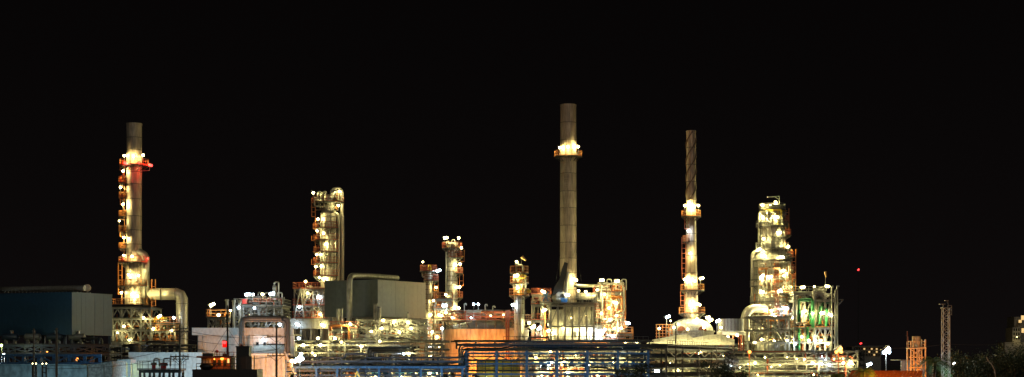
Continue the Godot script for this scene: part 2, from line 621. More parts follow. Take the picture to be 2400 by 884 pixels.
# Lamps of a tower or frame: [u, v, kind, metres in front of the axis, strength]; the bracket drops and runs to the axis.
func lamps(t: Node3D, d: float, axis_u: float, list: Array, drop := 1.3, reach := 0.8) -> void:
	for a in list:
		var dz: float = a[3]
		var p := W(a[0], a[1], d - dz)
		var foot := p + Vector3(0, -drop, 0)
		var ax := Vector3(X(axis_u, d), foot.y, -d)
		lamp(t, p, a[2], [foot, foot.lerp(ax, reach)], a[4] if a.size() > 4 else 1.0, a[5] if a.size() > 5 else 1.0)

# Panels side by side along a wall from a to b.
func panels(t: Node3D, a: Vector3, b: Vector3, y0: float, y1: float, width: float, mats: Array, called := "wall_panel", thick := 0.08) -> void:
	var l := Vector3(b.x - a.x, 0, b.z - a.z)
	var n := maxi(1, int(round(l.length() / width)))
	var dir := l.normalized()
	var out := dir.cross(Vector3.UP)
	var w := l.length() / n
	var bf := Buf.new()
	bf.box(Vector3.ZERO, Vector3(w - 0.014, y1 - y0, thick))
	var mesh := bf.mesh()
	for k in n:
		var c := Vector3(a.x, (y0 + y1) / 2, a.z) + dir * (w * (k + 0.5)) + out * rng.randf_range(-0.008, 0.008)
		piece(mesh, called, M[mats[rng.randi() % mats.size()]], t, c, Basis(dir, Vector3.UP, out))

# A pipe rack from a to b: pairs of posts with beams at each level; rows: [y, how many pipes, smallest r, largest r, materials].
func rack(t: Node3D, a: Vector3, b: Vector3, wide: float, bents: int, levels: Array, m: String, rows: Array, brace := "", post := 0.3) -> void:
	var dir := (b - a).normalized()
	var side := dir.cross(Vector3.UP).normalized() * wide / 2
	var top: float = levels[-1]
	for k in bents + 1:
		var c := a.lerp(b, float(k) / bents)
		for s in [-1, 1]:
			var q := Buf.new()
			q.bar(c + side * s, c + side * s + Vector3(0, top + 0.15, 0), post)
			part(q, "post", M[m], t)
		for y in levels:
			var q := Buf.new()
			q.bar(c - side * 1.08 + Vector3(0, y - 0.02, 0), c + side * 1.08 + Vector3(0, y - 0.02, 0), 0.24, 0.24)
			part(q, "cross_beam", M[m], t)
	for y in levels:
		for s in [-1, 1]:
			var q := Buf.new()
			q.bar(a + side * s * 1.004 + Vector3(0, y - 0.29, 0), b + side * s * 1.004 + Vector3(0, y - 0.29, 0), 0.2, 0.26)
			part(q, "runner", M[m], t)
	if brace and levels.size() > 1:
		var n := bents * 2
		for k in n:
			var p := a.lerp(b, float(k) / n) + side
			var r := a.lerp(b, float(k + 1) / n) + side
			var lo: float = levels[-2]
			var q := Buf.new()
			if k % 2:
				q.bar(p + Vector3(0, lo, 0), r + Vector3(0, top - 0.4, 0), 0.13)
			else:
				q.bar(p + Vector3(0, top - 0.4, 0), r + Vector3(0, lo, 0), 0.13)
			part(q, "brace", M[brace], t)
	for row in rows:
		var n: int = row[1]
		for k in n:
			var r := rng.randf_range(row[2], row[3])
			var o := side * (1.8 * (k + 0.5) / n - 0.9)
			var e0 := a + o + Vector3(0, row[0] + r + 0.11, 0) - dir * rng.randf_range(0.2, 1.2)
			var e1 := b + o + Vector3(0, row[0] + r + 0.11, 0) + dir * rng.randf_range(0.2, 1.2)
			var q := Buf.new()
			var pts := [e0, e1]
			if k % 4 == 1:                                           # an expansion step in some of them
				var f := rng.randf_range(0.3, 0.7)
				var h := Vector3(0, r * 2.0 + 0.25, 0)
				var g := e0.lerp(e1, f)
				pts = bend([e0, g, g + h, g + h + dir * 3.0, g + dir * 3.0, e1], r * 2.2, 3)
			q.path(pts, r, 8)
			part(q, "pipe", M[row[4][rng.randi() % row[4].size()]], t)

func utility_pole(label: String, u: float, v: float, d: float, r: float, m: String, arms: Array, group := "") -> Node3D:
	var at := Vector3(X(u, d), 0, -d)
	var t := thing("utility_pole", label, "utility pole", at, group)
	var b := Buf.new()
	b.tube(at, Vector3(at.x, Y(v, d), at.z), r, 10, r * 0.7)
	part(b, "shaft", M[m], t)
	for av in arms:
		var y := Y(av, d)
		b = Buf.new()
		b.box(Vector3(at.x, y, at.z + r + 0.06), Vector3(2.3, 0.13, 0.12))
		b.bar(Vector3(at.x - 0.9, y, at.z + r + 0.06), Vector3(at.x, y - 0.7, at.z + r), 0.05)
		b.bar(Vector3(at.x + 0.9, y, at.z + r + 0.06), Vector3(at.x, y - 0.7, at.z + r), 0.05)
		var arm := part(b, "crossarm", M.dark, t)
		for s in [-1.05, -0.45, 0.45, 1.05]:
			b = Buf.new()
			b.lathe(Vector3(at.x + s, y + 0.065, at.z + r + 0.06), [Vector2(0.03, 0), Vector2(0.09, 0.05), Vector2(0.05, 0.1), Vector2(0.09, 0.15), Vector2(0.05, 0.2), Vector2(0.02, 0.3)], 8)
			part(b, "insulator", M.cream, arm)
	return t

func wire(label: String, a: Vector3, b: Vector3, sag: float, group := "") -> void:
	var t := thing("overhead_wire", label, "wire", a, group)
	var pts := []
	for k in 13:
		var f := k / 12.0
		pts.append(a.lerp(b, f) - Vector3(0, sag * 4.0 * f * (1.0 - f), 0))
	var q := Buf.new()
	q.path(pts, 0.028, 5)
	part(q, "cable", M.wire, t)

func street_lamp(label: String, u: float, v: float, d: float, kind: String, e: float, group := "", size := 1.0, pole_m := "galv", wash := false) -> void:
	var p := W(u, v, d)
	var at := Vector3(p.x, 0, p.z)
	var t := thing("lamp_post", label, "lamp post", at, group)
	var b := Buf.new()
	var head := Vector3(p.x, p.y - 0.25, p.z + 0.2) if wash else Vector3(p.x, p.y + 0.1, p.z - 0.35)
	b.tube(at, head, 0.1, 10, 0.06)
	part(b, "pole", M[pole_m], t)
	b = Buf.new()
	b.box(at + Vector3(0, 0.1, 0), Vector3(0.5, 0.2, 0.5))
	part(b, "base_plate", M.steel, t)
	lamp(t, p, kind, [head], e, size, wash)

func tree(label: String, at: Vector3, h: float, r: float, count: int, m: String, leaf := 0.28, group := "trees on the river bank") -> void:
	var t := thing("tree", label, "tree", at, group)
	var b := Buf.new()
	var fork := h * 0.42
	b.path([at, at + Vector3(0.15, fork * 0.5, 0), at + Vector3(0, fork, 0.1)], r * 0.055 + 0.08, 8)
	var tips := []
	for k in 7:
		var a := TAU * k / 7.0 + rng.randf_range(-0.3, 0.3)
		var tip := at + Vector3(cos(a) * r * rng.randf_range(0.45, 0.85), rng.randf_range(0.58, 0.95) * h, sin(a) * r * rng.randf_range(0.4, 0.8))
		tips.append(tip)
		var mid := (at + Vector3(0, fork, 0)).lerp(tip, 0.5) + Vector3(rng.randf_range(-0.3, 0.3), 0.3, 0)
		b.tube(at + Vector3(0, fork * 0.9, 0), mid, 0.11, 6, 0.07)
		b.tube(mid, tip, 0.07, 6, 0.025)
	part(b, "trunk", M.bark, t)
	b = Buf.new()
	var clumps := []
	for k in 26:
		var tip: Vector3 = tips[k % tips.size()]
		clumps.append([tip + Vector3(rng.randf_range(-1, 1) * r * 0.4, rng.randf_range(-0.22, 0.16) * h * 0.6, rng.randf_range(-1, 1) * r * 0.4), r * rng.randf_range(0.14, 0.3)])
	for k in count:
		var c: Array = clumps[rng.randi() % clumps.size()]
		var dir := Vector3(rng.randfn(), rng.randfn() * 0.8, rng.randfn()).normalized() * sqrt(rng.randf())
		var p: Vector3 = c[0] + dir * c[1] * 1.25
		var x := Vector3(rng.randfn(), rng.randfn() * 0.6, rng.randfn()).normalized()
		var y := x.cross(Vector3(rng.randfn(), rng.randfn(), rng.randfn())).normalized()
		var l := leaf * rng.randf_range(0.6, 1.3)
		b.quad(p, p + x * l * 0.5 + y * l * 0.28, p + x * l, p + x * l * 0.5 - y * l * 0.28)
	part(b, "crown", M[m], t)

func palm(label: String, at: Vector3, h: float, r: float) -> void:
	var t := thing("palm_tree", label, "palm tree", at, "palms by the orange roof")
	var b := Buf.new()
	var top := at + Vector3(0.3, h, 0)
	b.path([at, at + Vector3(0.05, h * 0.4, 0), at + Vector3(0.18, h * 0.75, 0), top], 0.16, 8)
	part(b, "trunk", M.bark, t)
	for k in 15:
		b = Buf.new()
		var a := TAU * k / 15.0 + rng.randf_range(-0.15, 0.15)
		var lift := rng.randf_range(0.1, 1.0)
		var dir := Vector3(cos(a), 0, sin(a))
		var prev := top
		var n := 16
		for j in n:
			var f := float(j + 1) / n
			var p := top + dir * r * f * (1.0 - 0.25 * lift) + Vector3(0, r * (lift * f * 1.1 - 0.95 * f * f), 0)
			b.bar(prev, p, 0.05 * (1.2 - f))
			var along := (p - prev).normalized()
			var side := along.cross(Vector3.UP).normalized()
			for s in [-1, 1]:
				var l := r * 0.28 * (1.0 - absf(f - 0.45) * 1.2)
				var tip: Vector3 = p + side * s * l + along * l * 0.5 + Vector3(0, -l * 0.45, 0)
				b.quad(prev, prev.lerp(p, 0.5), tip, tip + along * -0.03)
			prev = p
		part(b, "frond", M.palm, t)

# A clad box building turned on its corner: near corner, left end and right end of its roof line in the photo.
func box_building(called: String, label: String, near: Array, left: Array, right: Array, v_bottom: float, mats: Array, width: float) -> Node3D:
	var n := W(near[0], near[1], near[2])
	var y0 := Y(v_bottom, near[2])
	var y1 := n.y
	var l := Vector3(X(left[0], left[1]), y0, -left[1])
	var r := Vector3(X(right[0], right[1]), y0, -right[1])
	n.y = y0
	var far := l + r - n
	var t := thing(called, label, "building", n)
	var b := Buf.new()
	var inn := (far - n) * 0.01
	var a := [n + inn, r + (l - r) * 0.01, far - inn, l + (r - l) * 0.01]
	var h := Vector3(0, y1 - y0 - 0.1, 0)
	for k in 4:
		b.quad(a[k], a[(k + 1) % 4], a[(k + 1) % 4] + h, a[k] + h)
	b.quad(a[0] + h, a[1] + h, a[2] + h, a[3] + h)
	b.quad(a[3], a[2], a[1], a[0])
	part(b, "core", M.dark, t)
	panels(t, l, n, y0, y1, width, mats)
	panels(t, n, r, y0, y1, width, mats)
	panels(t, r, far, y0, y1, width * 2, mats)
	panels(t, far, l, y0, y1, width * 2, mats)
	b = Buf.new()
	for e in [[l, n], [n, r], [r, far], [far, l]]:
		b.bar(e[0] + Vector3(0, y1 - y0 + 0.04, 0), e[1] + Vector3(0, y1 - y0 + 0.04, 0), 0.2, 0.12)
	part(b, "roof_edge", M[mats[0]], t)
	b = Buf.new()
	b.bar(n + Vector3(0, 0, 0.06), n + Vector3(0, y1 - y0, 0.06), 0.12)
	part(b, "corner_trim", M[mats[2]], t)
	return t

func _ready() -> void:
	rng.seed = 20240
	# camera, sky, moonlit haze of the town, exposure
	var cam := Camera3D.new()
	cam.name = "camera"
	cam.position = Vector3(0, EYE, 0)
	cam.set_frustum(884.0 / FOCAL, Vector2(0, (HORIZON - 442.0) / FOCAL), 1.0, 6000.0)
	add_child(cam)
	cam.current = true
	var env := Environment.new()
	env.background_mode = Environment.BG_SKY
	var sky := Sky.new()
	var sm := ProceduralSkyMaterial.new()
	sm.sky_top_color = Color(0.013, 0.010, 0.010)
	sm.sky_horizon_color = Color(0.056, 0.045, 0.045)
	sm.sky_curve = 0.12
	sm.ground_horizon_color = Color(0.06, 0.046, 0.045)
	sm.ground_bottom_color = Color(0.02, 0.016, 0.016)
	sky.sky_material = sm
	env.sky = sky
	env.tonemap_mode = Environment.TONE_MAPPER_LINEAR
	env.tonemap_exposure = 1.0
	env.sdfgi_enabled = true
	env.ssao_enabled = true
	env.ssil_enabled = true
	var we := WorldEnvironment.new()
	we.name = "environment"
	we.environment = env
	add_child(we)
	var moon := DirectionalLight3D.new()
	moon.name = "moon"
	moon.light_color = Color(1.0, 0.97, 0.9)
	moon.light_energy = 0.085
	moon.light_angular_distance = 12.0
	moon.shadow_enabled = true
	moon.sky_mode = DirectionalLight3D.SKY_MODE_LIGHT_ONLY
	add_child(moon)
	moon.look_at_from_position(Vector3.ZERO, Vector3(-0.08, -0.45, -1.0), Vector3.UP)
	materials()
	setting()
	left_block()
	stack_unit()
	white_buildings()
	twin_tower_unit()
	grey_box_unit()
	slim_towers()
	orange_tank()
	great_stack_unit()
	strake_stack_unit()
	great_column_unit()
	racks()
	right_side()
	river_side()

func setting() -> void:
	var b := Buf.new()
	b.quad(Vector3(-3000, 0, -190), Vector3(3000, 0, -190), Vector3(3000, 0, -4000), Vector3(-3000, 0, -4000))
	b.quad(Vector3(-3000, -4, -190), Vector3(3000, -4, -190), Vector3(3000, 0, -190), Vector3(-3000, 0, -190))
	structure(b, "ground", M.dirt)
	b = Buf.new()
	b.quad(Vector3(-3000, -2, 60), Vector3(3000, -2, 60), Vector3(3000, -2, -192), Vector3(-3000, -2, -192))
	structure(b, "river", M.water)
	b = Buf.new()
	b.box(Vector3(0, 0.03, -194), Vector3(420, 0.14, 8))
	structure(b, "quay", M.concrete)

func left_block() -> void:
	var t := box_building("process_building", "dark blue clad box building on stilts beside the stack with the bent duct", [168, 686, 235], [-60, 243.5], [262, 244], 785, ["bluebox0", "bluebox1", "bluebox2"], 1.1)
	for p in [[150, 236], [60, 239], [-30, 242], [168, 235.5], [255, 243], [215, 240], [100, 243], [30, 246]]:
		var b := Buf.new()
		var x := X(p[0], p[1])
		b.bar(Vector3(x, 0, -p[1] - 0.4), Vector3(x, Y(785, 235), -p[1] - 0.4), 0.4)
		part(b, "stilt", M.navy, t)
	var r := thing("roof_duct", "long pale pipe lying on a ladder frame on the dark blue box roof", "duct", W(100, 684, 241))
	var b := Buf.new()
	b.path([W(-30, 679, 242.5), W(40, 678.5, 241), W(198, 675.5, 238)], 0.42, 14)
	part(b, "pipe", M.clad, r)
	b = Buf.new()
	for k in 22:
		var u := 10.0 + 8.5 * k
		b.bar(W(u, 687, 240.5 - k * 0.09), W(u + 3, 678, 240.5 - k * 0.09), 0.09)
	b.bar(W(5, 681, 240.4), W(198, 677, 238.3), 0.07)
	part(b, "support_frame", M.steel, r)
	var dsh := thing("roof_vent", "pale round vent cap standing on the dark blue box roof corner", "vent", W(204, 687, 240))
	b = Buf.new()
	b.lathe(W(204, 675, 240), [Vector2(0.02, -0.15), Vector2(0.5, -0.1), Vector2(0.55, 0.0), Vector2(0.5, 0.1), Vector2(0.02, 0.15)], 20, Vector3(0.3, 0, 1).normalized())
	part(b, "cap", M.cream, dsh)
	b = Buf.new()
	b.tube(W(204, 687, 240.2), W(204, 680, 240.2), 0.12, 8)
	b.box(W(206, 686.5, 240.2), Vector3(0.7, 0.12, 0.5))
	part(b, "stem", M.steel, dsh)
	# undercroft
	t = thing("pump_deck", "dim steel deck with bins and pipes under the dark blue box building", "steel structure", Vector3(X(120, 238), 0, -238))
	var ys := frame(t, -20, 255, 232, 7, [826, 806], 7, "navy", "", 2, "black")
	pipework(t, X(180, 238), X(256, 238), 7.5, Y(790, 236), -233, -238, 16, ["navy", "dark", "steel"], 0.08, 0.16)
	for k in 4:
		drum_h(Vector3(X(24 + 52 * k, 236), ys[2] + 0.002, -236), 0.55, 2.0, ["navy", "steel"][k % 2], NTH[3 - k] + " small dull tank from the stack, below the dark blue box", "tanks below the dark blue box")
	lamps(t, 236, 120, [[96, 824, "s", 2.0, 0.12, 0.55], [110, 825, "s", 2.0, 0.12, 0.5], [180, 842, "s", 8.0, 0.6, 0.9]], 0.5, 0.1)
	# blue pipe bridge
	t = thing("pipe_bridge", "blue truss bridge running below the dark blue box building", "bridge", Vector3(X(120, 218), 0, -218))
	for s in 2:
		var d := 217.0 + 2.4 * s
		for v in [833.0, 852.0]:
			var q := Buf.new()
			q.box(Vector3(X(110, d), Y(v, d), -d), Vector3(X(235, d) - X(-20, d), 0.3, 0.25))
			part(q, "chord", M.blue, t)
		for k in 8:
			var u := -18.0 + 36.0 * k
			var q := Buf.new()
			q.bar(W(u, 851, d), W(u, 834, d), 0.42 if k > 2 else 0.3, 0.22)
			part(q, "post", M.blue, t)
			if k < 7:
				q = Buf.new()
				if k % 2:
					q.bar(W(u + 2, 835, d), W(u + 34, 850, d), 0.17)
				else:
					q.bar(W(u + 2, 850, d), W(u + 34, 835, d), 0.17)
				part(q, "diagonal", M.blue, t)
	for u in [20, 125, 230]:
		var q := Buf.new()
		q.bar(Vector3(X(u, 218.2), 0, -218.2), Vector3(X(u, 218.2), Y(853, 218.2), -218.2), 0.45)
		part(q, "pier", M.blue, t)
	# low sheds in front
	t = thing("shed", "long pale teal riverside shed below the blue truss bridge", "shed", Vector3(X(90, 208), 0, -208))
	panels(t, Vector3(X(-30, 207), 0, -207), Vector3(X(203, 207), 0, -207), 0, Y(856, 207), 1.6, ["teal0", "teal1", "teal2"])
	panels(t, Vector3(X(203, 207), 0, -207), Vector3(X(207, 214), 0, -214), 0, Y(856, 207), 1.6, ["teal0", "teal1"])
	var rf := Buf.new()
	rf.box(Vector3(X(86, 210.5), Y(856, 207) + 0.06, -210.6), Vector3(13.6, 0.12, 7.8))
	part(rf, "roof", M.teal1, t)
	t = thing("gabled_shed", "beige gabled riverside shed next to the pale teal shed", "shed", Vector3(X(232, 208), 0, -208))
	var g := Buf.new()
	var xa := X(207, 206.5)
	var xb := X(263, 206.5)
	var ya := Y(857, 206.5)
	var yb := Y(847, 206.5)
	g.quad(Vector3(xa, 0, -206.5), Vector3(xb, 0, -206.5), Vector3(xb, yb, -206.5), Vector3(xa, ya, -206.5))
	g.quad(Vector3(xb, 0, -206.5), Vector3(xb, 0, -214), Vector3(xb, yb, -214), Vector3(xb, yb, -206.5))
	part(g, "wall", M.concrete, t)
	g = Buf.new()
	g.quad(Vector3(xa, ya + 0.03, -206.3), Vector3(xb + 0.2, yb + 0.03, -206.3), Vector3(xb + 0.2, yb + 0.03, -214), Vector3(xa, ya + 0.03, -214))
	part(g, "roof", M.concrete, t)
	for a in [["white floodlight on a post at the end of the blue truss bridge", 8, 832, "c", 0.5, 0.9], ["greenish floodlight on a tall post under the dark blue box", 2, 810, "g", 0.5, 0.9]]:
		street_lamp(a[0], a[1], a[2], 226, a[3], a[4], "", a[5])

func stack_unit() -> void:
	var d := 300.0
	var t := tower("chimney_stack", "tall pale stack with lamp-lit ladder landings and a red-lit ring platform", "chimney", 314, d,
		[[937, 22], [720, 21.5], [612, 20.5], [588, 17.5], [290, 17.8]], [323, 352, 392, 404, 432, 467, 507, 540, 573, 600, 640, 668, 692, 720], ["stack", "stack_b"])
	var cx := X(314, d)
	var s := d / FOCAL
	round_platform(t, cx, -d, Y(388, d), 18 * s, 34 * s, 0, TAU, "orange")
	round_platform(t, cx, -d, Y(616, d), 20 * s, 36 * s, 0, TAU, "orange")
	round_platform(t, cx, -d, Y(671, d), 20 * s, 37 * s, 0, TAU, "orange")
	for v in [428, 464, 508, 543, 583]:
		round_platform(t, X(290, d), -d + 0.2, Y(v, d), 0.05, 0.95, PI * 0.3, PI * 1.7, "orange")
	var seq := [616, 583, 543, 508, 464, 428, 388]
	for k in seq.size() - 1:
		ladder(t, Vector3(X(293, d), Y(seq[k], d), -d + 0.5 + 0.4 * (k % 2)), Y(seq[k + 1], d) + 1.0, Vector3.LEFT, "orange")
	ladder(t, Vector3(X(287, d), Y(718, d), -d + 0.4), Y(616, d), Vector3.LEFT, "orange")
	ladder(t, Vector3(X(357, d), Y(745, d), -d + 0.6), Y(655, d), Vector3.RIGHT, "orange")
	var b := Buf.new()
	b.path(bend([W(341, 722, d - 0.5), W(341, 600, d - 0.5), W(322, 590, d - 0.5)], 1.2, 6), 9.2 * s, 20)
	part(b, "bypass_pipe", M.clad, t)
	lamps(t, d, 314, [[291, 365, "w", 1.2, 1.0, 1.1], [313, 366, "w", 2.75, 1.0, 1.1], [335, 364, "w", 1.2, 1.0, 1.1], [288, 401, "w", 1.3, 1.0], [282, 439, "w", 1.1, 1.0], [288, 479, "w", 1.5, 1.1], [279, 518, "w", 1.0, 0.5, 0.7], [290, 557, "w", 1.5, 1.2, 1.1],
		[290, 599, "w", 0.6, 0.7], [309, 601, "w", 2.9, 0.8], [335, 598, "w", 0.8, 0.6], [301, 644, "w", 2.9, 1.1], [324, 646, "w", 2.8, 1.1], [308, 690, "w", 3.0, 1.6], [322, 694, "w", 2.9, 0.9], [284, 686, "w", 1.2, 0.5],
		[292, 382, "r", 3.0, 1.8, 1.2], [325, 382, "r", 3.4, 1.2, 0.7], [350, 387, "r", 1.2, 2.0, 1.3], [290, 606, "r", 2.5, 0.5, 0.7], [346, 606, "r", 1.8, 0.5, 0.7]], 1.0, 0.55)
	# mitred duct
	var du := thing("bent_duct", "fat silver mitred duct bending down beside the red-lit stack", "duct", Vector3(X(427, d), 0, -d))
	b = Buf.new()
	b.path([W(346, 689.5, d), W(413, 689.5, d), W(422, 693, d), W(426.5, 702, d), W(426.5, 938, d)], 13.6 * s, 24)
	part(b, "pipe", M.clad_c, du)
	for p in [[378.0, 689.5, Vector3.RIGHT], [412.0, 689.5, Vector3.RIGHT], [426.5, 712.0, Vector3.UP], [426.5, 760.0, Vector3.UP]]:
		b = Buf.new()
		var c := W(p[0], p[1], d)
		var ax: Vector3 = p[2]
		b.tube(c - ax * 0.06, c + ax * 0.06, 14.6 * s, 24)
		part(b, "flange", M.steel, du)
	# heater structure
	t = thing("heater_structure", "lamp-lit galvanised heater frame at the foot of the red-lit stack", "steel structure", Vector3(X(310, d), 0, -d))
	frame(t, 264, 352, d - 5, 9, [800, 772, 745, 719], 4, "galv", "", 3, "dark")
	rect_deck(t, X(268, d), X(350, d), -d + 4.6, -d - 3, Y(716, d), "dark", "orange")
	panels(t, Vector3(X(272, d), 0, -d + 3.4), Vector3(X(326, d), 0, -d + 3.4), 0, Y(745, d), 1.2, ["clad", "clad_b", "clad_c"], "casing_panel")
	panels(t, Vector3(X(326, d), 0, -d + 3.4), Vector3(X(326, d), 0, -d - 3.0), 0, Y(745, d), 1.2, ["clad", "clad_b"], "casing_panel")
	pipework(t, X(265, d), X(350, d), 6, Y(722, d), -d + 4.6, -d + 3.7, 34, ["silver", "clad", "orange", "steel"], 0.06, 0.16)
	for k in 7:
		b = Buf.new()
		var x := X(296 + 7.5 * k, d)
		b.path(bend([Vector3(x, Y(745, d), -d + 4.3), Vector3(x, Y(727, d), -d + 4.3), Vector3(x + 0.5, Y(727, d), -d + 2), Vector3(x + 0.5, Y(720, d), -d + 2)], 0.3), 0.14, 8)
		part(b, "coil_pipe", M.silver, t)
	lamps(t, d, 300, [[290, 765, "w", 6.4, 0.45, 1.1], [336, 745, "w", 6.4, 0.45, 1.1], [275, 780, "w", 6.0, 0.2, 0.7], [302, 797, "w", 6.0, 0.3, 0.8]], 1.0, 0.2)
	var f := thing("fan_deck", "railed equipment deck between the bent duct and the heater frame", "steel structure", Vector3(X(380, d), 0, -d))
	var ys := frame(f, 338, 410, d - 4, 6, [800, 775, 757], 4, "galv", "orange", 1, "dark")
	pipework(f, X(340, d), X(408, d), Y(800, d), Y(746, d), -d + 4.3, -d, 30, ["silver", "orange", "clad", "green", "yellow"], 0.06, 0.15)
	lamps(f, d, 375, [[371, 743, "w", 4.5, 0.6, 1.2], [407, 745, "c", 4.5, 0.5], [359, 771, "w", 4.6, 0.4], [401, 775, "w", 4.6, 0.4]], 1.2, 0.1)
	for k in 3:
		drum_h(Vector3(X(350 + 22 * k, d), ys[2], -d + 1.6), 0.45, 1.3, ["green", "silver", "green"][k], NTH[2 - k] + " short drum from the bent duct on the railed deck", "drums on the railed deck")
	for k in 5:
		drum_v(Vector3(X(346 + 14 * k, d), ys[1], -d + 2.2), 0.36, 1.55, ["silver", "orange"][k % 2], NTH[4 - k] + " small upright pot from the bent duct on the lower deck", "pots on the lower deck")
	# dark rack in front
	t = thing("pipe_rack", "black pipe rack crossing in front of the heater frame", "pipe rack", Vector3(X(350, 262), 0, -262))
	rack(t, Vector3(X(246, 262), 0, -262), Vector3(X(452, 262), 0, -262), 3, 6, [6.6, 8.1, 9.5], "black", [[9.5, 5, 0.1, 0.2, ["black", "dark"]], [8.1, 4, 0.1, 0.22, ["black", "dark"]], [6.6, 4, 0.1, 0.2, ["black", "dark", "steel"]]], "")
	lamps(t, 262, 340, [[310, 819, "c", 1.8, 0.5, 0.8]], 0.6, 0.05)
	b = Buf.new()
	var dt := thing("dark_tank", "black upright tank in front of the heater frame", "tank", Vector3(X(316, 255), 0, -255))
	b.lathe(Vector3(X(316, 255), 0, -255), [Vector2(0.95, 0), Vector2(0.95, Y(807, 255)), Vector2(0.6, Y(804.5, 255)), Vector2(0.01, Y(804, 255))], 20)
	part(b, "shell", M.black, dt)
	b = Buf.new()
	b.arc(Vector3(X(316, 255), Y(812, 255), -255), 0.9, 1.01, 0, TAU, 0.12, 20)
	part(b, "band", M.dark, dt)

func white_buildings() -> void:
	var WH := ["white0", "white1", "white2"]
	# low annex
	var d := 222.0
	var t := thing("annex_building", "low white panelled annex behind the steel jetty platform", "building", Vector3(X(390, d), 0, -d))
	panels(t, Vector3(X(303, d), 0, -d), Vector3(X(472, d), 0, -d), 0, Y(838, d), 1.3, WH)
	panels(t, Vector3(X(301, d), 0, -d + 0.1), Vector3(X(474, d), 0, -d + 0.1), Y(838, d) + 0.01, Y(826, d), 1.3, WH, "parapet_panel")
	panels(t, Vector3(X(303, d), 0, -d - 12), Vector3(X(303, d), 0, -d), 0, Y(826, d), 1.3, WH)
	var b := Buf.new()
	b.box(Vector3(X(387, d), Y(828, d), -d - 6), Vector3(X(472, d) - X(303, d), 0.2, 12))
	part(b, "roof", M.concrete, t)
	t = thing("gate_house", "small white gatehouse with a yellow-lit doorway", "building", Vector3(X(291, d), 0, -219))
	for q in [[277, 283], [299, 306]]:
		b = Buf.new()
		b.box(Vector3((X(q[0], 219) + X(q[1], 219)) / 2, Y(851, 219) / 2, -219), Vector3(X(q[1], 219) - X(q[0], 219), Y(851, 219), 0.3))
		part(b, "pier", M.white0, t)
	b = Buf.new()
	b.box(Vector3(X(291.5, 219), Y(847, 219), -220.3), Vector3(X(307, 219) - X(276, 219), 0.5, 3.2))
	part(b, "roof", M.white1, t)
	b = Buf.new()
	b.box(Vector3(X(291, 221), Y(851, 219) / 2, -221.8), Vector3(1.8, Y(851, 219), 0.15))
	part(b, "back_wall", M.cream, t)
	lamps(t, 219, 291, [[291, 863, "g", -1.2, 0.35, 1.0]], 0.3, 0.0)
	# main hall
	d = 228.0
	t = thing("white_hall", "large white panelled hall with parapet, half lit orange, behind the tugboat", "building", Vector3(X(570, d), 0, -d))
	panels(t, Vector3(X(463, d), 0, -d), Vector3(X(590, d), 0, -d), 0, Y(786, d), 2.2, WH)
	panels(t, Vector3(X(453, d), 0, -d + 0.9), Vector3(X(690, d), 0, -d + 0.9), Y(786, d) + 0.02, Y(769, d), 1.5, WH, "parapet_panel", 0.25)
	b = Buf.new()
	b.box(Vector3(X(571, d), Y(786, d) + 0.1, -d - 3.5), Vector3(X(690, d) - X(454, d), 0.18, 8.6))
	part(b, "roof", M.concrete, t)
	panels(t, Vector3(X(595, d), 0, -d + 0.5), Vector3(X(690, d), 0, -d + 0.5), Y(829, d), Y(787, d), 2.0, WH)
	for q in [[588, 596, 0.75], [663, 670, 0.55], [684, 691, 0.55]]:
		b = Buf.new()
		b.box(Vector3((X(q[0], d) + X(q[1], d)) / 2, Y(787, d) / 2, -d + q[2]), Vector3(X(q[1], d) - X(q[0], d), Y(787, d), 0.5))
		part(b, "pilaster", M.white1, t)
	b = Buf.new()
	b.box(Vector3(X(640, d), Y(831.5, d), -d + 1.6), Vector3(X(690, d) - X(594, d), 0.25, 2.6))
	part(b, "canopy", M.white2, t)
	panels(t, Vector3(X(595, d), 0, -d - 0.6), Vector3(X(690, d), 0, -d - 0.6), 0, Y(831, d), 1.8, WH)
	for q in [[616, 622], [640, 644]]:
		b = Buf.new()
		b.box(Vector3(X(q[0], d), Y(832, d) / 2, -d - 0.35), Vector3(0.55, Y(832, d), 0.5))
		part(b, "column", M.white0, t)
	for u in [603.0, 620.0]:
		b = Buf.new()
		b.box(W(u, 806, d - 0.57), Vector3(0.42, 0.5, 0.08))
		var fr := part(b, "window", M.steel, t)
		b = Buf.new()
		b.box(W(u, 806, d - 0.62), Vector3(0.3, 0.36, 0.05))
		part(b, "pane", M.window, fr)
	b = Buf.new()
	b.box(W(470, 815, d - 0.06), Vector3(0.5, 3.6, 0.5))
	b.box(W(479, 835, d - 0.06), Vector3(0.35, 5.5, 0.4))
	part(b, "buttress", M.white2, t)
	b = Buf.new()
	b.bar(W(668, 831, d - 2.2), W(694, 884, d - 4.2), 0.22, 1.6)
	part(b, "stair_flight", M.white0, t)
	lamps(t, d, 617, [[617, 797, "c", 1.3, 0.12, 0.9]], 0.3, 0.0)
	# big hooked pipe and its rack
	t = thing("vent_pipe", "grey pipe climbing the white hall and turning along its roof", "pipe", Vector3(X(566, 225), 0, -225))
	b = Buf.new()
	b.path(bend([Vector3(X(566, 225), 0, -225.4), W(566, 751, 225.4), W(584, 747, 226.4), W(674, 748, 226.4)], 0.6, 5), 0.42, 14)
	part(b, "pipe", M.steel, t)
	b = Buf.new()
	b.path(bend([W(571, 830, 224.6), W(571, 753, 224.6), W(600, 753, 225.2), W(668, 753, 225.2), W(668, 832, 225.2)], 0.5, 5), 0.12, 8)
	part(b, "pipe", M.steel, t)
	b = Buf.new()
	b.path(bend([W(660, 748, 225.6), W(674, 748, 225.6), W(675, 838, 225.6)], 0.5, 5), 0.38, 14)
	part(b, "pipe", M.dark, t)
	# bright process structure behind it
	d = 252.0
	t = thing("lit_deck", "white-lit process structure with stacked drums rising behind the white hall", "steel structure", Vector3(X(610, d), 0, -d))
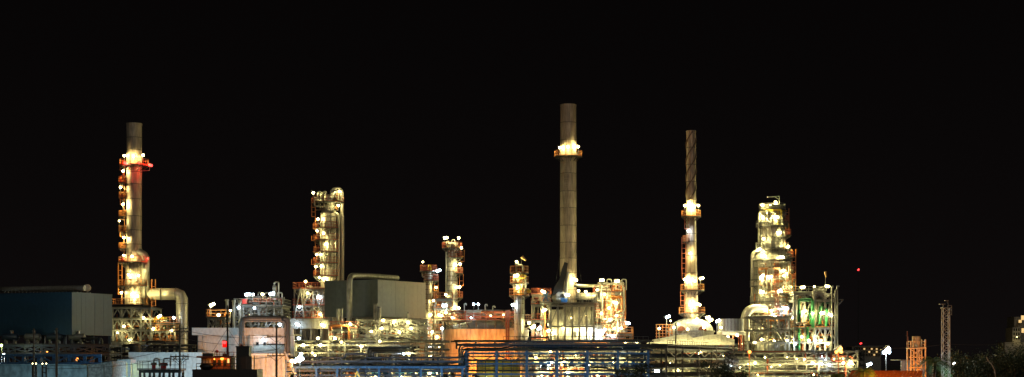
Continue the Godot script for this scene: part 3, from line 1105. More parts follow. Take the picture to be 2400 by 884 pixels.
	var ys := frame(t, 552, 660, d, 8, [771, 743, 717], 6, "steel", "steel", 1, "dark")
	pipework(t, X(552, d), X(660, d), ys[2], ys[3] + 1.6, -d + 0.3, -d - 5, 90, ["silver", "dark", "steel", "dark", "redrail"], 0.05, 0.13)
	pipework(t, X(560, d), X(655, d), ys[1], ys[2], -d - 0.3, -d - 5, 20, ["silver", "galv", "dark"], 0.06, 0.2)
	for k in 4:
		drum_v(Vector3(X(598 + 15 * k, d), ys[3], -d - 3), 0.42, 1.7, "steel", NTH[k] + " upright drum after the red cabinet on the white-lit top deck", "drums on the white-lit deck")
	for k in 5:
		drum_v(Vector3(X(560 + 20 * k, d), ys[2], -d - 3.5), 0.42, 1.4, ["silver", "clad_c"][k % 2], NTH[4 - k] + " squat drum from the rust-red frame on the white-lit middle deck", "drums on the middle white-lit deck")
	drum_v(Vector3(X(641, d), ys[3], -d - 1.0), 0.3, Y(668, d) - ys[3], "silver", "slim vent pot standing tallest on the white-lit deck")
	for q in [[532, 702], [548, 704], [562, 704]]:
		b = Buf.new()
		b.tube(W(q[0], 770, d - 0.5), W(q[0], q[1], d - 0.5), 0.24, 12)
		b.tube(W(q[0], q[1] + 4, d - 0.5), W(q[0], q[1], d - 0.5), 0.3, 12)
		part(b, "vent_stub", M.clad, t)
	b = Buf.new()
	b.box(W(574, 707, d), Vector3(0.75, 0.75, 0.7))
	part(b, "red_cabinet", M.red, t)
	lamps(t, d, 600, [[577, 691, "c", 1.0, 0.5, 1.3], [593, 690, "c", 1.0, 0.2, 0.8], [615, 690, "w", 1.2, 0.3], [634, 689, "c", 1.2, 0.6, 1.2], [559, 721, "c", 1.5, 0.3], [596, 722, "c", 1.5, 0.2, 0.8], [622, 745, "c", 1.4, 0.45], [655, 761, "c", 1.5, 0.5, 1.1], [585, 740, "w", -3.5, 0.5]], 1.2, 0.05)
	t = thing("gantry_deck", "orange-railed gantry platform with a lamp on the white hall roof", "platform", Vector3(X(505, 236), Y(769, 236), -236))
	frame(t, 488, 525, 234, 3.5, [743], 2, "steel", "orange", 2, "dark", Y(786, 228) + 0.2)
	pipework(t, X(505, 236), X(540, 236), Y(768, 236), Y(738, 236), -234, -237, 12, ["silver", "orange", "steel"], 0.06, 0.14)
	lamps(t, 236, 497, [[494, 716, "w", 1.0, 1.0, 1.25], [512, 739, "w", 2.2, 0.6], [540, 728, "w", 2.0, 0.4, 0.7]], 1.8, 0.05)

func twin_tower_unit() -> void:
	var d := 310.0
	var s := d / FOCAL
	var t := tower("distillation_column", "column with lamp-lit half platforms and tall riser pipes behind the grey box", "column", 770, d,
		[[937, 18.5], [500, 18.5], [492, 14], [462, 13]], [500, 520, 537, 566, 593, 619, 650, 690, 730], ["clad", "clad_b", "clad_c"], true)
	var cx := X(770, d)
	round_platform(t, cx, -d, Y(475, d), 13 * s, 38 * s, 0, TAU, "redrail")
	for v in [536, 564, 592, 618, 648]:
		round_platform(t, cx, -d, Y(v, d), 18.5 * s, 36 * s, PI * 0.25, PI * 1.35, "redrail")
	for k in 5:
		var vv := [648, 618, 592, 564, 536, 475]
		ladder(t, Vector3(X(741 + 3 * (k % 2), d), Y(vv[k], d), -d + 1.4), Y(vv[k + 1], d) + 0.8, Vector3.LEFT, "orange")
	var b := Buf.new()
	b.path(bend([Vector3(X(801.5, d), 0, -d), W(801.5, 443, d), W(777, 443, d), W(777, 470, d)], 1.0, 5), 4.2 * s, 14)
	part(b, "riser_pipe", M.clad_c, t)
	b = Buf.new()
	b.path(bend([Vector3(X(793.5, d), 0, -d + 0.6), W(793.5, 502, d - 0.6), W(778, 497, d - 0.6)], 1.0, 5), 3.2 * s, 14)
	part(b, "riser_pipe", M.clad, t)
	b = Buf.new()
	b.path(bend([W(775, 497, d - 1.4), W(777, 470, d - 1.7), W(783, 450, d - 1.2), W(800, 446, d - 0.4)], 0.5, 4), 1.8 * s, 10)
	part(b, "riser_pipe", M.silver, t)
	b = Buf.new()
	b.path(bend([W(805.5, 760, d + 0.4), W(805.5, 505, d + 0.4), W(800, 500, d + 0.4)], 0.5, 4), 1.4 * s, 10)
	part(b, "riser_pipe", M.steel, t)
	for u in [745, 757, 786]:
		b = Buf.new()
		b.path(bend([W(u, 475, d - 0.6), W(u, 450, d - 0.6), W(u + 7, 450, d - 0.6), W(u + 7, 474, d - 0.6)], 0.5, 4), 2.6 * s, 12)
		part(b, "vapour_loop", M.clad_b, t)
	pipework(t, X(736, d), X(795, d), Y(497, d), Y(452, d), -d + 2.4, -d - 1.5, 22, ["silver", "clad", "orange", "dark"], 0.06, 0.16)
	pipework(t, X(752, d), X(792, d), Y(650, d), Y(500, d), -d + 1.9, -d + 1.5, 14, ["silver", "clad", "clad_b"], 0.06, 0.12)
	lamps(t, d, 770, [[734, 452, "w", 1.2, 0.9, 1.15], [796, 449, "w", 1.8, 0.9, 1.1], [793, 482, "w", 1.8, 0.9], [745, 514, "w", 1.6, 1.0, 1.1], [743, 541, "w", 1.2, 0.6], [758, 547, "w", 2.6, 0.8], [763, 573, "w", 2.6, 0.9], [742, 597, "w", 1.2, 0.8],
		[740, 625, "w", 1.2, 0.8], [753, 624, "w", 2.6, 0.8], [748, 651, "w", 1.6, 0.9], [763, 652, "w", 2.6, 0.8], [752, 597, "w", 2.5, 0.5]], 0.9, 0.5)
	# red frame at its foot
	t = thing("red_frame", "rust-red railed frame with white struts left of the grey box", "steel structure", Vector3(X(725, d), 0, -d + 6))
	d = 302.0
	var ys := frame(t, 690, 756, d, 5, [745, 715, 676], 3, "steel", "redrail", 2, "rust")
	for q in [[690, 745, 704, 676], [712, 745, 704, 676], [712, 715, 722, 690], [756, 745, 742, 700]]:
		var bb := Buf.new()
		bb.bar(W(q[0], q[1], d - 0.35), W(q[2], q[3], d - 0.35), 0.2)
		part(bb, "strut", M.galv, t)
	pipework(t, X(705, d), X(756, d), ys[1], ys[3] + 0.6, -d, -d - 4, 26, ["silver", "redrail", "clad", "clad_c"], 0.07, 0.22)
	drum_v(Vector3(X(730, d), ys[1], -d - 2.5), 0.9, 4.6, "clad_c", "tall pale drum inside the rust-red frame")
	drum_v(Vector3(X(746, d), ys[1], -d - 2.2), 0.6, 3.6, "silver", "slim silver drum inside the rust-red frame")
	lamps(t, d, 720, [[716, 660, "w", 0.5, 0.6, 1.15], [721, 687, "w", 0.9, 0.5, 1.1], [745, 697, "c", 1.0, 0.6, 1.2], [701, 720, "c", 1.0, 0.4], [750, 737, "w", 1.0, 0.5]], 1.3, 0.05)
	# corrugated drum house
	d = 275.0
	t = thing("corrugated_house", "lamp-lit corrugated shed with a bluish wall below the rust-red frame", "shed", Vector3(X(730, d), 0, -d))
	panels(t, Vector3(X(680, d), 0, -d), Vector3(X(776, d), 0, -d), Y(771, d), Y(747, d), 0.32, ["galv", "steel", "galv"], "corrugated_strip", 0.14)
	var bx := Buf.new()
	bx.box(Vector3(X(728, d), (Y(771, d) + Y(747, d)) / 2, -d - 3.1), Vector3(X(775, d) - X(681, d), Y(748, d) - Y(771, d), 5.9))
	part(bx, "core", M.steel, t)
	for u in [682, 705, 728, 752, 775]:
		bx = Buf.new()
		bx.bar(Vector3(X(u, d), 0, -d - 0.3), Vector3(X(u, d), Y(771, d), -d - 0.3), 0.3)
		part(bx, "leg", M.steel, t)
	lamps(t, d, 730, [[695, 760, "c", 1.4, 0.5, 1.3], [754, 761, "w", 1.4, 0.5, 1.3]], 0.5, 0.0)

func grey_box_unit() -> void:
	var t := box_building("process_building", "plain grey-green clad box building on steel legs with a hooked pipe", [885, 657, 265], [761, 269], [997, 276], 742, ["greybox0", "greybox1", "greybox2"], 1.15)
	for p in [[775, 269], [885, 266], [990, 276], [830, 268], [940, 271], [860, 279]]:
		var q := Buf.new()
		q.bar(Vector3(X(p[0], p[1]), 0, -p[1] - 0.6), Vector3(X(p[0], p[1]), Y(742, 265), -p[1] - 0.6), 0.45)
		part(q, "stilt", M.steel, t)
	var b := Buf.new()
	t = thing("hooked_pipe", "fat pale pipe rising in front of the grey box and hooking over its roof", "pipe", Vector3(X(819, 262), 0, -262))
	b.path(bend([Vector3(X(819, 262), 0, -262), W(819, 646, 262), W(860, 647, 268), W(931, 652, 276)], 1.3, 7), 0.46, 18)
	part(b, "pipe", M.clad_b, t)
	b = Buf.new()
	for k in 12:
		var f := 0.35 + 0.05 * k
		var p := W(860, 647, 268).lerp(W(931, 652, 276), f)
		b.tube(p - Vector3(0.03, 0, 0), p + Vector3(0.03, 0, 0), 0.5, 18)
	part(b, "band", M.dark, t)
	for q in [[793, 724, 0.3, "stout vent pipe left of the hooked pipe before the grey box"], [802, 722, 0.12, "thin vent pipe just left of the hooked pipe"], [877, 711, 0.16, "tall vent pipe, left of the pair at the grey box's corner"], [882, 711, 0.16, "tall vent pipe, right of the pair at the grey box's corner"], [889, 719, 0.3, "stout vent pipe right of the tall pair before the grey box"], [957, 732, 0.14, "short thin vent pipe alone before the grey box's right face"]]:
		b = Buf.new()
		var at := Vector3(X(q[0], 258), 0, -258)
		var o := thing("standpipe", q[3], "pipe", at, "vent pipes before the grey box")
		b.tube(at, W(q[0], q[1], 258), q[2], 10)
		part(b, "pipe", M.clad, o)
		b = Buf.new()
		b.tube(W(q[0], q[1] + 3, 258), W(q[0], q[1], 258), q[2] + 0.05, 10)
		part(b, "lip", M.steel, o)
	# steel below the box
	var d := 258.0
	t = thing("cooler_frame", "lamp-lit yellowish steel frame under the grey box building", "steel structure", Vector3(X(920, d), 0, -d))
	var ys := frame(t, 838, 1000, d, 10, [800, 783, 765, 748], 7, "galv", "", 2, "steel")
	pipework(t, X(838, d), X(998, d), ys[1], ys[4], -d + 0.5, -d - 7, 80, ["steel", "clad", "dark", "orange", "steel"], 0.05, 0.15)
	for k in 4:
		drum_h(Vector3(X(856 + 40 * k, d), ys[2] + 0.002, -d - 4.5), 0.55, 2.0, ["clad_c", "silver"][k % 2], NTH[k] + " pale exchanger drum from the hooked pipe under the grey box", "exchanger drums under the grey box")
	for k in 5:
		drum_v(Vector3(X(850 + 34 * k, d), ys[1] + 0.002, -d - 3), 0.35, 1.05, ["orange", "clad"][k % 2], NTH[k] + " little upright pot from the hooked pipe under the grey box", "pots under the grey box")
	lamps(t, d, 920, [[923, 755, "w", 1.0, 0.55, 1.15], [957, 756, "w", 1.0, 0.5, 1.15], [898, 751, "w", 0.8, 0.25], [894, 770, "w", 0.8, 0.25], [936, 779, "w", 1.2, 0.5, 1.1], [964, 770, "w", 1.0, 0.3], [847, 812, "c", 2.0, 0.3], [870, 777, "w", 1.0, 0.2, 0.8]], 0.8, 0.03)
	t = thing("stair_structure", "low steel frame with pipes between the corrugated shed and the grey box", "steel structure", Vector3(X(800, 262), 0, -262))
	frame(t, 776, 834, 256, 5, [800, 770], 3, "galv", "redrail", 1, "dark")
	pipework(t, X(770, 256), X(838, 256), 7, Y(752, 256), -255, -260, 24, ["silver", "clad", "clad_b", "orange"], 0.07, 0.2)
	lamps(t, 256, 800, [[821, 760, "w", 1.6, 1.0, 1.1], [785, 793, "w", 1.0, 0.6], [745, 793, "w", 1.0, 0.8], [700, 793, "c", 1.0, 0.8]], 0.7, 0.03)
	# the broad greenish rack
	d = 246.0
	t = thing("pipe_rack", "broad galvanised rack of many level pipes below the grey box", "pipe rack", Vector3(X(870, d), 0, -d))
	rack(t, Vector3(X(700, d), 0, -d), Vector3(X(1038, d), 0, -d), 6, 9, [6.3, 7.5, 8.7, 9.9], "galv",
		[[9.9, 7, 0.1, 0.22, ["clad", "clad_b", "silver"]], [8.7, 6, 0.1, 0.2, ["clad", "clad_b", "steel"]], [7.5, 6, 0.1, 0.2, ["clad", "clad_c", "steel"]], [6.3, 5, 0.1, 0.25, ["steel", "clad", "navy"]]], "", 0.26)
	hangers(t, X(700, d), X(1038, d), 6.3, 11.0, -d + 2.4, 0.9)
	lamps(t, d, 870, [[711, 809, "w", 3.6, 0.9], [751, 809, "w", 3.6, 0.9], [732, 828, "w", 3.6, 0.3, 0.7], [738, 833, "w", 3.6, 0.3, 0.7], [847, 812, "w", 3.6, 0.6], [946, 830, "c", 3.6, 0.6, 0.8], [957, 829, "w", 3.6, 0.8], [800, 802, "w", 4.4, 0.5, 0.8], [890, 800, "w", 4.4, 0.5, 0.8]], 0.5, 0.02)
	var lt := thing("loop_pipes", "nest of dark hooped pipes on the broad galvanised rack", "pipes", Vector3(X(900, 240), 9.9, -242))
	for k in 5:
		b = Buf.new()
		var o := 3.2 * k
		b.path(bend([W(862 + o, 840, 241 + 0.3 * k), W(862 + o, 815 + o * 0.8, 241 + 0.3 * k), W(960 - o, 815 + o * 0.8, 241 + 0.3 * k)], 0.7, 5), 0.16, 10)
		part(b, "pipe", M[["navy", "steel", "dark", "steel", "navy"][k]], lt)

func slim_towers() -> void:
	# the short one beside the grey box
	var d := 290.0
	var s := d / FOCAL
	var t := tower("fractionation_column", "short clad column with a dark top platform at the grey box's edge", "column", 1004, d,
		[[940, 9.5], [640, 9.0]], [648, 657, 668, 679, 690, 701, 712, 723, 734, 745, 756, 770, 790], ["clad", "clad_c", "clad_b"], true)
	var cx := X(1004, d)
	round_platform(t, cx, -d, Y(636, d), 6 * s, 20 * s, 0, TAU, "redrail")
	round_platform(t, X(1010, d), -d, Y(658, d), 9 * s, 18 * s, -1.8, PI * 0.9, "redrail")
	for v in [702, 730, 757]:
		round_platform(t, cx, -d, Y(v, d), 9 * s, 20 * s, -1.2, 0.9, "redrail")
	ladder(t, Vector3(X(1018, d), Y(757, d), -d + 0.4), Y(660, d), Vector3.RIGHT, "orange")
	var b := Buf.new()
	b.path(bend([W(990, 634, d), W(990, 649, d - 0.3), W(997, 649, d - 0.3)], 0.3), 0.14, 8)
	part(b, "side_pipe", M.silver, t)
	b = Buf.new()
	b.path(bend([W(1004, 634, d), W(1004, 622, d), W(1010, 622, d), W(1010, 634, d)], 0.3), 0.13, 8)
	part(b, "vapour_loop", M.yellow, t)
	for k in 3:
		b = Buf.new()
		b.tube(Vector3(cx + (k - 1) * 0.55, 0, -d + 0.78), Vector3(cx + (k - 1) * 0.55, Y(650 + 5 * k, d), -d + 0.78), 0.05, 6)
		part(b, "tracer_pipe", M.seam, t)
	lamps(t, d, 1004, [[991, 614, "w", 0.3, 0.3, 0.7], [1025, 635, "c", 1.0, 1.0, 1.25], [1022, 674, "w", 1.0, 0.5, 0.8], [1017, 705, "w", 1.3, 1.0, 1.15], [1009, 738, "w", 2.0, 1.1, 1.1], [998, 759, "w", 2.2, 1.0, 1.15], [1013, 779, "w", 2.4, 1.7, 1.5], [1007, 812, "c", 2.6, 0.9], [1028, 815, "w", 2.0, 0.7], [1008, 835, "w", 2.4, 0.9]], 0.8, 0.6)
	# the taller one
	d = 296.0
	s = d / FOCAL
	t = tower("fractionation_column", "slender clad column crowned by two lamps left of the orange tank", "column", 1060, d,
		[[938, 12.5], [600, 12], [596, 10], [572, 10]], [604, 615, 626, 637, 648, 659, 670, 681, 692, 703, 714, 726, 745, 770], ["clad", "clad_b", "clad_c"], true)
	cx = X(1060, d)
	round_platform(t, cx, -d, Y(582, d), 10 * s, 24 * s, 0, TAU, "redrail")
	round_platform(t, cx, -d, Y(604, d), 12 * s, 24 * s, -1.6, PI * 0.6, "redrail")
	for v in [641, 698]:
		round_platform(t, cx, -d, Y(v, d), 12 * s, 25 * s, -1.3, 0.9, "redrail")
	ladder(t, Vector3(X(1079, d), Y(641, d), -d + 0.3), Y(586, d), Vector3.RIGHT, "orange")
	ladder(t, Vector3(X(1077, d), Y(698, d), -d + 0.3), Y(643, d), Vector3.RIGHT, "orange")
	b = Buf.new()
	b.path(bend([Vector3(X(1046, d), 0, -d + 0.3), W(1046, 590, d - 0.3), W(1053, 586, d - 0.3)], 0.4), 0.16, 8)
	part(b, "side_pipe", M.clad, t)
	for q in [[1050, 566, 3.2], [1063, 562, 2.4], [1069, 571, 4.5]]:
		b = Buf.new()
		b.path(bend([W(q[0] - 4, 584, d), W(q[0] - 4, q[1], d), W(q[0] + 3, q[1], d), W(q[0] + 3, 584, d)], 0.3), q[2] * s * 0.5, 10)
		part(b, "vapour_loop", M.silver, t)
	pipework(t, X(1044, d), X(1076, d), Y(602, d), Y(568, d), -d + 1.4, -d - 1, 14, ["silver", "clad", "orange", "yellow"], 0.06, 0.13)
	lamps(t, d, 1060, [[1042, 558, "w", 0.8, 1.0, 1.25], [1075, 558, "w", 0.8, 1.0, 1.15], [1081, 581, "w", 0.8, 0.6], [1068, 621, "w", 2.1, 0.9], [1078, 619, "w", 1.2, 0.9, 1.1], [1070, 673, "w", 1.6, 0.6], [1077, 673, "w", 0.7, 0.5], [1075, 722, "w", 1.4, 1.0, 1.15], [1045, 691, "w", 0.8, 0.8], [1057, 723, "w", 2.2, 1.0], [1062, 745, "w", 2.2, 0.8]], 0.8, 0.6)
	# stairs and landing between them
	t = thing("stair_tower", "bright railed stair frame between the slender column and the short column", "steel structure", Vector3(X(1035, 286), 0, -286))
	frame(t, 1020, 1056, 284, 3, [800, 775, 745, 722, 700], 2, "galv", "orange", 1, "dark")
	pipework(t, X(1015, 284), X(1060, 284), 7, Y(705, 284), -283, -286, 26, ["silver", "clad_c", "orange"], 0.06, 0.16)
	lamps(t, 284, 1035, [[1039, 717, "c", 1.2, 1.1, 1.3], [1030, 739, "w", 1.2, 1.0, 1.2], [1045, 733, "w", 1.2, 0.9], [1025, 790, "w", 1.2, 0.8]], 1.0, 0.05)
	# column right of the tank
	d = 262.0
	s = d / FOCAL
	t = tower("fractionation_column", "column with stacked orange platforms and a wind cone beside the orange tank", "column", 1217, d,
		[[950, 12.5], [695, 12], [690, 14.5], [645, 14]], [660, 675, 692, 712, 735, 760, 790, 820], ["clad", "clad_b"], true)
	cx = X(1217, d)
	for q in [[640, 22.0], [664, 22.0], [693, 24.0]]:
		round_platform(t, cx, -d, Y(q[0], d), 9 * s, q[1] * s, 0, TAU, "orange")
	for k in 4:
		b = Buf.new()
		b.tube(Vector3(cx - 0.7 + k * 0.5, 0, -d + 1.1), Vector3(cx - 0.7 + k * 0.5, Y(694, d), -d + 1.1), 0.09, 8)
		part(b, "tracer_pipe", M[["clad_c", "steel", "silver", "steel"][k]], t)
	b = Buf.new()
	b.path(bend([W(1209, 640, d), W(1209, 612, d), W(1214, 612, d), W(1214, 622, d), W(1226, 622, d), W(1226, 690, d)], 0.35), 0.15, 10)
	part(b, "vapour_loop", M.silver, t)
	b = Buf.new()
	b.path(bend([W(1206, 692, d - 1), W(1206, 668, d - 1.2), W(1231, 668, d - 1.2), W(1231, 644, d - 1.2)], 0.35), 0.13, 10)
	part(b, "vapour_loop", M.clad_c, t)
	b = Buf.new()
	b.ball(W(1239, 683, d - 0.6), Vector3(0.4, 0.3, 0.3))
	part(b, "valve_cap", M.yellow, t)
	pipework(t, X(1200, d), X(1234, d), Y(692, d), Y(640, d), -d + 1.5, -d + 0.9, 12, ["silver", "clad_c", "yellow"], 0.05, 0.12)
	lamps(t, d, 1217, [[1210, 613, "w", 0.5, 0.4, 0.7], [1207, 647, "w", 1.7, 1.5, 1.35], [1213, 674, "w", 1.9, 1.1, 1.1], [1202, 715, "c", 1.0, 0.9, 1.1], [1240, 757, "w", 1.4, 0.9, 1.1], [1252, 764, "w", 1.4, 0.8]], 0.8, 0.6)
	var wc := thing("wind_cone", "faded orange wind cone above the stacked orange platforms", "wind cone", W(1222, 640, d))
	b = Buf.new()
	b.tube(W(1222, 640, d), W(1222, 604, d), 0.05, 6)
	part(b, "mast", M.dark, wc)
	b = Buf.new()
	b.tube(W(1223, 602, d), W(1233, 611, d), 0.3, 10, 0.17)
	part(b, "cone", M.skin_orange, wc)

func orange_tank() -> void:
	var d := 276.0
	var s := d / FOCAL
	var at := Vector3(X(1140, d), 0, -d)
	var r := 99.0 * s
	var t := thing("storage_tank", "wide domed storage tank glowing orange behind the blue rack", "tank", at)
	var y1 := Y(771, d - r)
	var n := 26
	var cut := [0.0, 2.6, 5.2, 7.8, 10.2, y1]
	for k in 5:                                                     # curved plates, course by course
		for j in n:
			var a0 := TAU * (j + 0.5 * (k % 2)) / n
			var a1 := a0 + TAU / n - 0.004
			if sin((a0 + a1) / 2) < -0.35:
				continue
			var b := Buf.new()
			var rr := r + rng.randf_range(-0.006, 0.006)
			b.arc(at + Vector3(0, cut[k + 1] - 0.015, 0), rr - 0.03, rr, a0, a1, cut[k + 1] - cut[k] - 0.015, 4)
			part(b, "shell_plate", M["tank%d" % (rng.randi() % 3)], t)
	var b := Buf.new()
	b.lathe(at, [Vector2(r - 0.06, 0), Vector2(r - 0.06, y1 - 0.02)], 48)
	part(b, "inner_shell", M.seam, t)
	b = Buf.new()
	b.lathe(at + Vector3(0, y1, 0), [Vector2(r, 0), Vector2(r * 0.92, 0.35), Vector2(r * 0.75, 0.85), Vector2(r * 0.5, 1.3), Vector2(r * 0.25, 1.55), Vector2(0.01, 1.65)], 48)
	part(b, "dome_roof", M.steel, t)
	# ring gallery on posts above the roof edge
	var yg := Y(750, d - r)
	b = Buf.new()
	b.arc(at + Vector3(0, yg, 0), r - 1.1, r + 0.5, 0, TAU, 0.14, 56)
	var g := part(b, "gallery", M.dark, t)
	b = Buf.new()
	var pts := []
	for k in 57:
		pts.append(at + Vector3(cos(TAU * k / 56) * (r + 0.42), yg, sin(TAU * k / 56) * (r + 0.42)))
	rails(b, pts, 1.0, 1.0)
	part(b, "railing", M.redrail, g)
	for k in 28:
		b = Buf.new()
		var a := TAU * k / 28
		var dir := Vector3(cos(a), 0, sin(a))
		b.bar(at + dir * (r - 0.1) + Vector3(0, y1, 0), at + dir * (r + 0.1) + Vector3(0, yg - 0.14, 0), 0.11)
		b.bar(at + dir * (r - 0.9) + Vector3(0, y1 + 0.3, 0), at + dir * (r + 0.1) + Vector3(0, yg - 0.5, 0), 0.08)
		part(b, "gallery_post", M.dark, t)
	# box frame on the roof
	var f := thing("roof_frame", "rust-red pipe frame with valves on the orange tank's roof", "steel structure", Vector3(at.x, yg + 0.02, at.z))
	frame(f, 1090, 1212, d - 5, 4, [739, 728], 7, "redrail", "", 0, "", yg - 0.1, 0.14)
	frame(f, 1094, 1126, d - 5.6, 2, [727], 2, "galv", "", 0, "", yg - 0.1, 0.16)
	pipework(f, X(1050, d - 5), X(1214, d - 5), yg, Y(727, d), -d + 5.2, -d + 1, 46, ["redrail", "galv", "orange", "dark", "silver"], 0.05, 0.13)
	for q in [[1088, 712], [1137, 714], [1155, 718]]:
		b = Buf.new()
		b.path(bend([W(q[0], 750, d - 4), W(q[0], q[1], d - 4), W(q[0] + 5, q[1], d - 4), W(q[0] + 5, q[1] + 4, d - 4)], 0.25), 0.1, 8)
		part(b, "vent_hook", M.galv, f)
	lamps(f, d, 1116, [[1110, 713, "c", 5.0, 0.5, 0.85], [1121, 713, "c", 5.0, 0.5, 0.85], [1104, 745, "c", 7.4, 0.5, 0.6], [1150, 740, "w", 6.5, 0.35, 0.6], [1180, 738, "w", 6.5, 0.35, 0.6], [1060, 745, "w", 6.5, 0.5, 0.8]], 0.9, 0.0)
	# sodium lamps that colour it
	for q in [[1056, 902, 262, 12.0], [1090, 900, 261, 10.0], [1125, 900, 260, 9.0], [1165, 900, 260, 9.0], [1205, 900, 260, 7.0]]:
		street_lamp(nth("tank") + " sodium lamp at the orange tank's foot, counted from the slender column", q[0], q[1], q[2], "s", q[3], "sodium lamps at the tank foot", 0.6, "galv", true)
	street_lamp("cool lamp post at the left edge of the orange tank", 1036, 770, 264, "c", 0.8)
	t = thing("tank_stair", "white ladder cage climbing the orange tank's left edge", "ladder", Vector3(X(1035, 270), 0, -270))
	ladder(t, Vector3(X(1033, 270), 0.02, -270), Y(752, 270), Vector3(-0.3, 0, 1).normalized(), "steel")
	t = thing("pipe_portal", "brown steel portal standing before the orange tank's right side", "portal", Vector3(X(1200, 262), 0, -262))
	for u in [1187, 1192, 1214]:
		b = Buf.new()
		b.bar(Vector3(X(u, 262), 0, -262), W(u, 728 if u < 1200 else 745, 262), 0.3)
		part(b, "post", M.rust, t)
	b = Buf.new()
	b.box(W(1202, 771, 262), Vector3(2.0, 0.3, 0.3))
	part(b, "beam", M.cream, t)

func great_stack_unit() -> void:
	var d := 300.0
	var s := d / FOCAL
	var t := tower("chimney_stack", "tallest brown-grey stack with one lamp-lit ring platform and guy ropes", "chimney", 1332, d,
		[[937, 20], [650, 19.6], [246, 18.6]], [288, 329, 367, 407, 449, 488, 529, 569, 606, 640, 680, 720], ["stack_b", "stack"])
	var cx := X(1332, d)
	round_platform(t, cx, -d, Y(368, d), 19 * s, 33 * s, 0, TAU, "orange")
	lamps(t, d, 1332, [[1312, 346, "w", 1.2, 0.9, 1.1], [1331, 344, "w", 2.9, 1.2, 1.1], [1355, 344, "w", 1.2, 0.9, 1.15], [1346, 655, "w", 2.6, 1.3, 1.5]], 1.4, 0.5)
	for q in [[1303, 660], [1363, 660], [1345, 700]]:
		var g := Buf.new()
		g.tube(Vector3(cx, Y(480, d), -d), W(q[0], q[1], d - 3), 0.02, 5)
		part(g, "guy_rope", M.black, t)
	ladder(t, Vector3(X(1327, d), Y(640, d), -d + 1.75), Y(370, d), Vector3.BACK, "stack")
	# heater house
	var z := -d + 6
	t = thing("heater_house", "pale clad heater house under the tallest stack", "building", Vector3(X(1340, d), 0, z))
	var e := d - 6.0
	panels(t, Vector3(X(1291, e), 0, -e), Vector3(X(1321, e), 0, -e), 0, Y(726, e), 1.2, ["clad", "clad_c", "clad_b"])
	panels(t, Vector3(X(1321, e), 0, -e + 0.3), Vector3(X(1412, e), 0, -e + 0.3), 0, Y(762, e), 1.4, ["roofwhite0", "roofwhite1", "roofwhite2"])
	panels(t, Vector3(X(1321, e), 0, -e - 1.5), Vector3(X(1392, e), 0, -e - 1.5), Y(762, e), Y(716, e), 0.55, ["clad", "clad_c", "dark", "clad_b"], "tube_bank", 0.35)
	panels(t, Vector3(X(1291, e), 0, -e - 7), Vector3(X(1291, e), 0, -e), 0, Y(726, e), 1.2, ["clad", "clad_b"])
	panels(t, Vector3(X(1412, e), 0, -e + 0.3), Vector3(X(1412, e), 0, -e - 7), 0, Y(762, e), 1.4, ["roofwhite0", "roofwhite1"])
	var b := Buf.new()
	b.box(Vector3(X(1350, e), Y(762, e), -e - 3.5), Vector3(8.5, 0.2, 6.9))
	part(b, "roof", M.steel, t)
	for q in [[1348, 784], [1392, 784], [1300, 790]]:
		b = Buf.new()
		b.box(W(q[0], q[1], e - 0.36), Vector3(0.5, 1.0, 0.12))
		part(b, "door", M.dark, t)
	lamps(t, e, 1340, [[1362, 775, "w", 1.6, 1.5, 1.3], [1322, 769, "w", 1.4, 0.9], [1297, 780, "w", 1.4, 1.1, 1.1], [1400, 785, "c", 1.6, 1.5, 1.3], [1412, 781, "c", 1.4, 1.0], [1340, 745, "w", 1.3, 0.4, 0.7], [1375, 740, "w", 1.3, 0.4, 0.7]], 0.4, 0.0)
	t = thing("heater_structure", "dark braced frame with a heavy top beam before the heater house", "steel structure", Vector3(X(1330, e), 0, -e + 1))
	frame(t, 1291, 1392, e - 2.2, 2.6, [762, 713], 6, "steel", "", 1, "", 0.0, 0.3)
	rect_deck(t, X(1266, e), X(1394, e), -e + 2.6, -e - 6, Y(711.5, e), "dark", "steel")
	# duct work above
	t = thing("cross_duct", "bright horizontal duct beside the tallest stack's foot", "duct", Vector3(X(1390, d), Y(712, d), -d + 3))
	b = Buf.new()
	b.path(bend([W(1350, 695, d - 3), W(1428, 695, d - 3), W(1436, 720, d - 3)], 1.2, 5), 0.68, 20)
	part(b, "pipe", M.clad_c, t)
	b = Buf.new()
	b.path(bend([W(1345, 670, d - 3), W(1410, 670, d - 3), W(1414, 690, d - 3)], 0.5, 5), 0.3, 12)
	part(b, "pipe", M.clad, t)
	for u in [1366, 1388, 1410]:
		b = Buf.new()
		b.bar(W(u, 711, d - 3), W(u, 700, d - 3), 0.3)
		part(b, "saddle", M.steel, t)
	for u in [1360, 1385, 1405, 1420]:
		b = Buf.new()
		b.tube(W(u, 695, d - 3), W(u + 1.2, 695, d - 3), 0.74, 20)
		part(b, "flange", M.steel, t)
	lamps(t, d, 1380, [[1373, 684, "w", 4.3, 1.0, 1.15], [1400, 680, "w", 4.2, 0.6], [1356, 682, "w", 4.6, 0.7], [1420, 705, "w", 4.4, 0.6]], 0.9, 0.0)
	# leaning hood
	t = thing("leaning_hood", "black curved exhaust hood leaning against the tallest stack", "duct", W(1312, 712, d - 4))
	b = Buf.new()
	var outline := [[1294, 694], [1300, 672], [1311, 655], [1317, 630], [1323, 614], [1331, 617], [1328, 640], [1322, 665], [1319, 684]]
	for k in outline.size() - 1:
		var p: Array = outline[k]
		var q: Array = outline[k + 1]
		b.quad(W(p[0], p[1], d - 6), W(p[0], p[1], d - 3), W(q[0], q[1], d - 3), W(q[0], q[1], d - 6))
	var mid := W(1312, 660, d - 6)
	var midb := W(1312, 660, d - 3)
	for k in outline.size():
		var p: Array = outline[k]
		var q: Array = outline[(k + 1) % outline.size()]
		b.tri(mid, W(q[0], q[1], d - 6), W(p[0], p[1], d - 6))
		b.tri(midb, W(p[0], p[1], d - 3), W(q[0], q[1], d - 3))
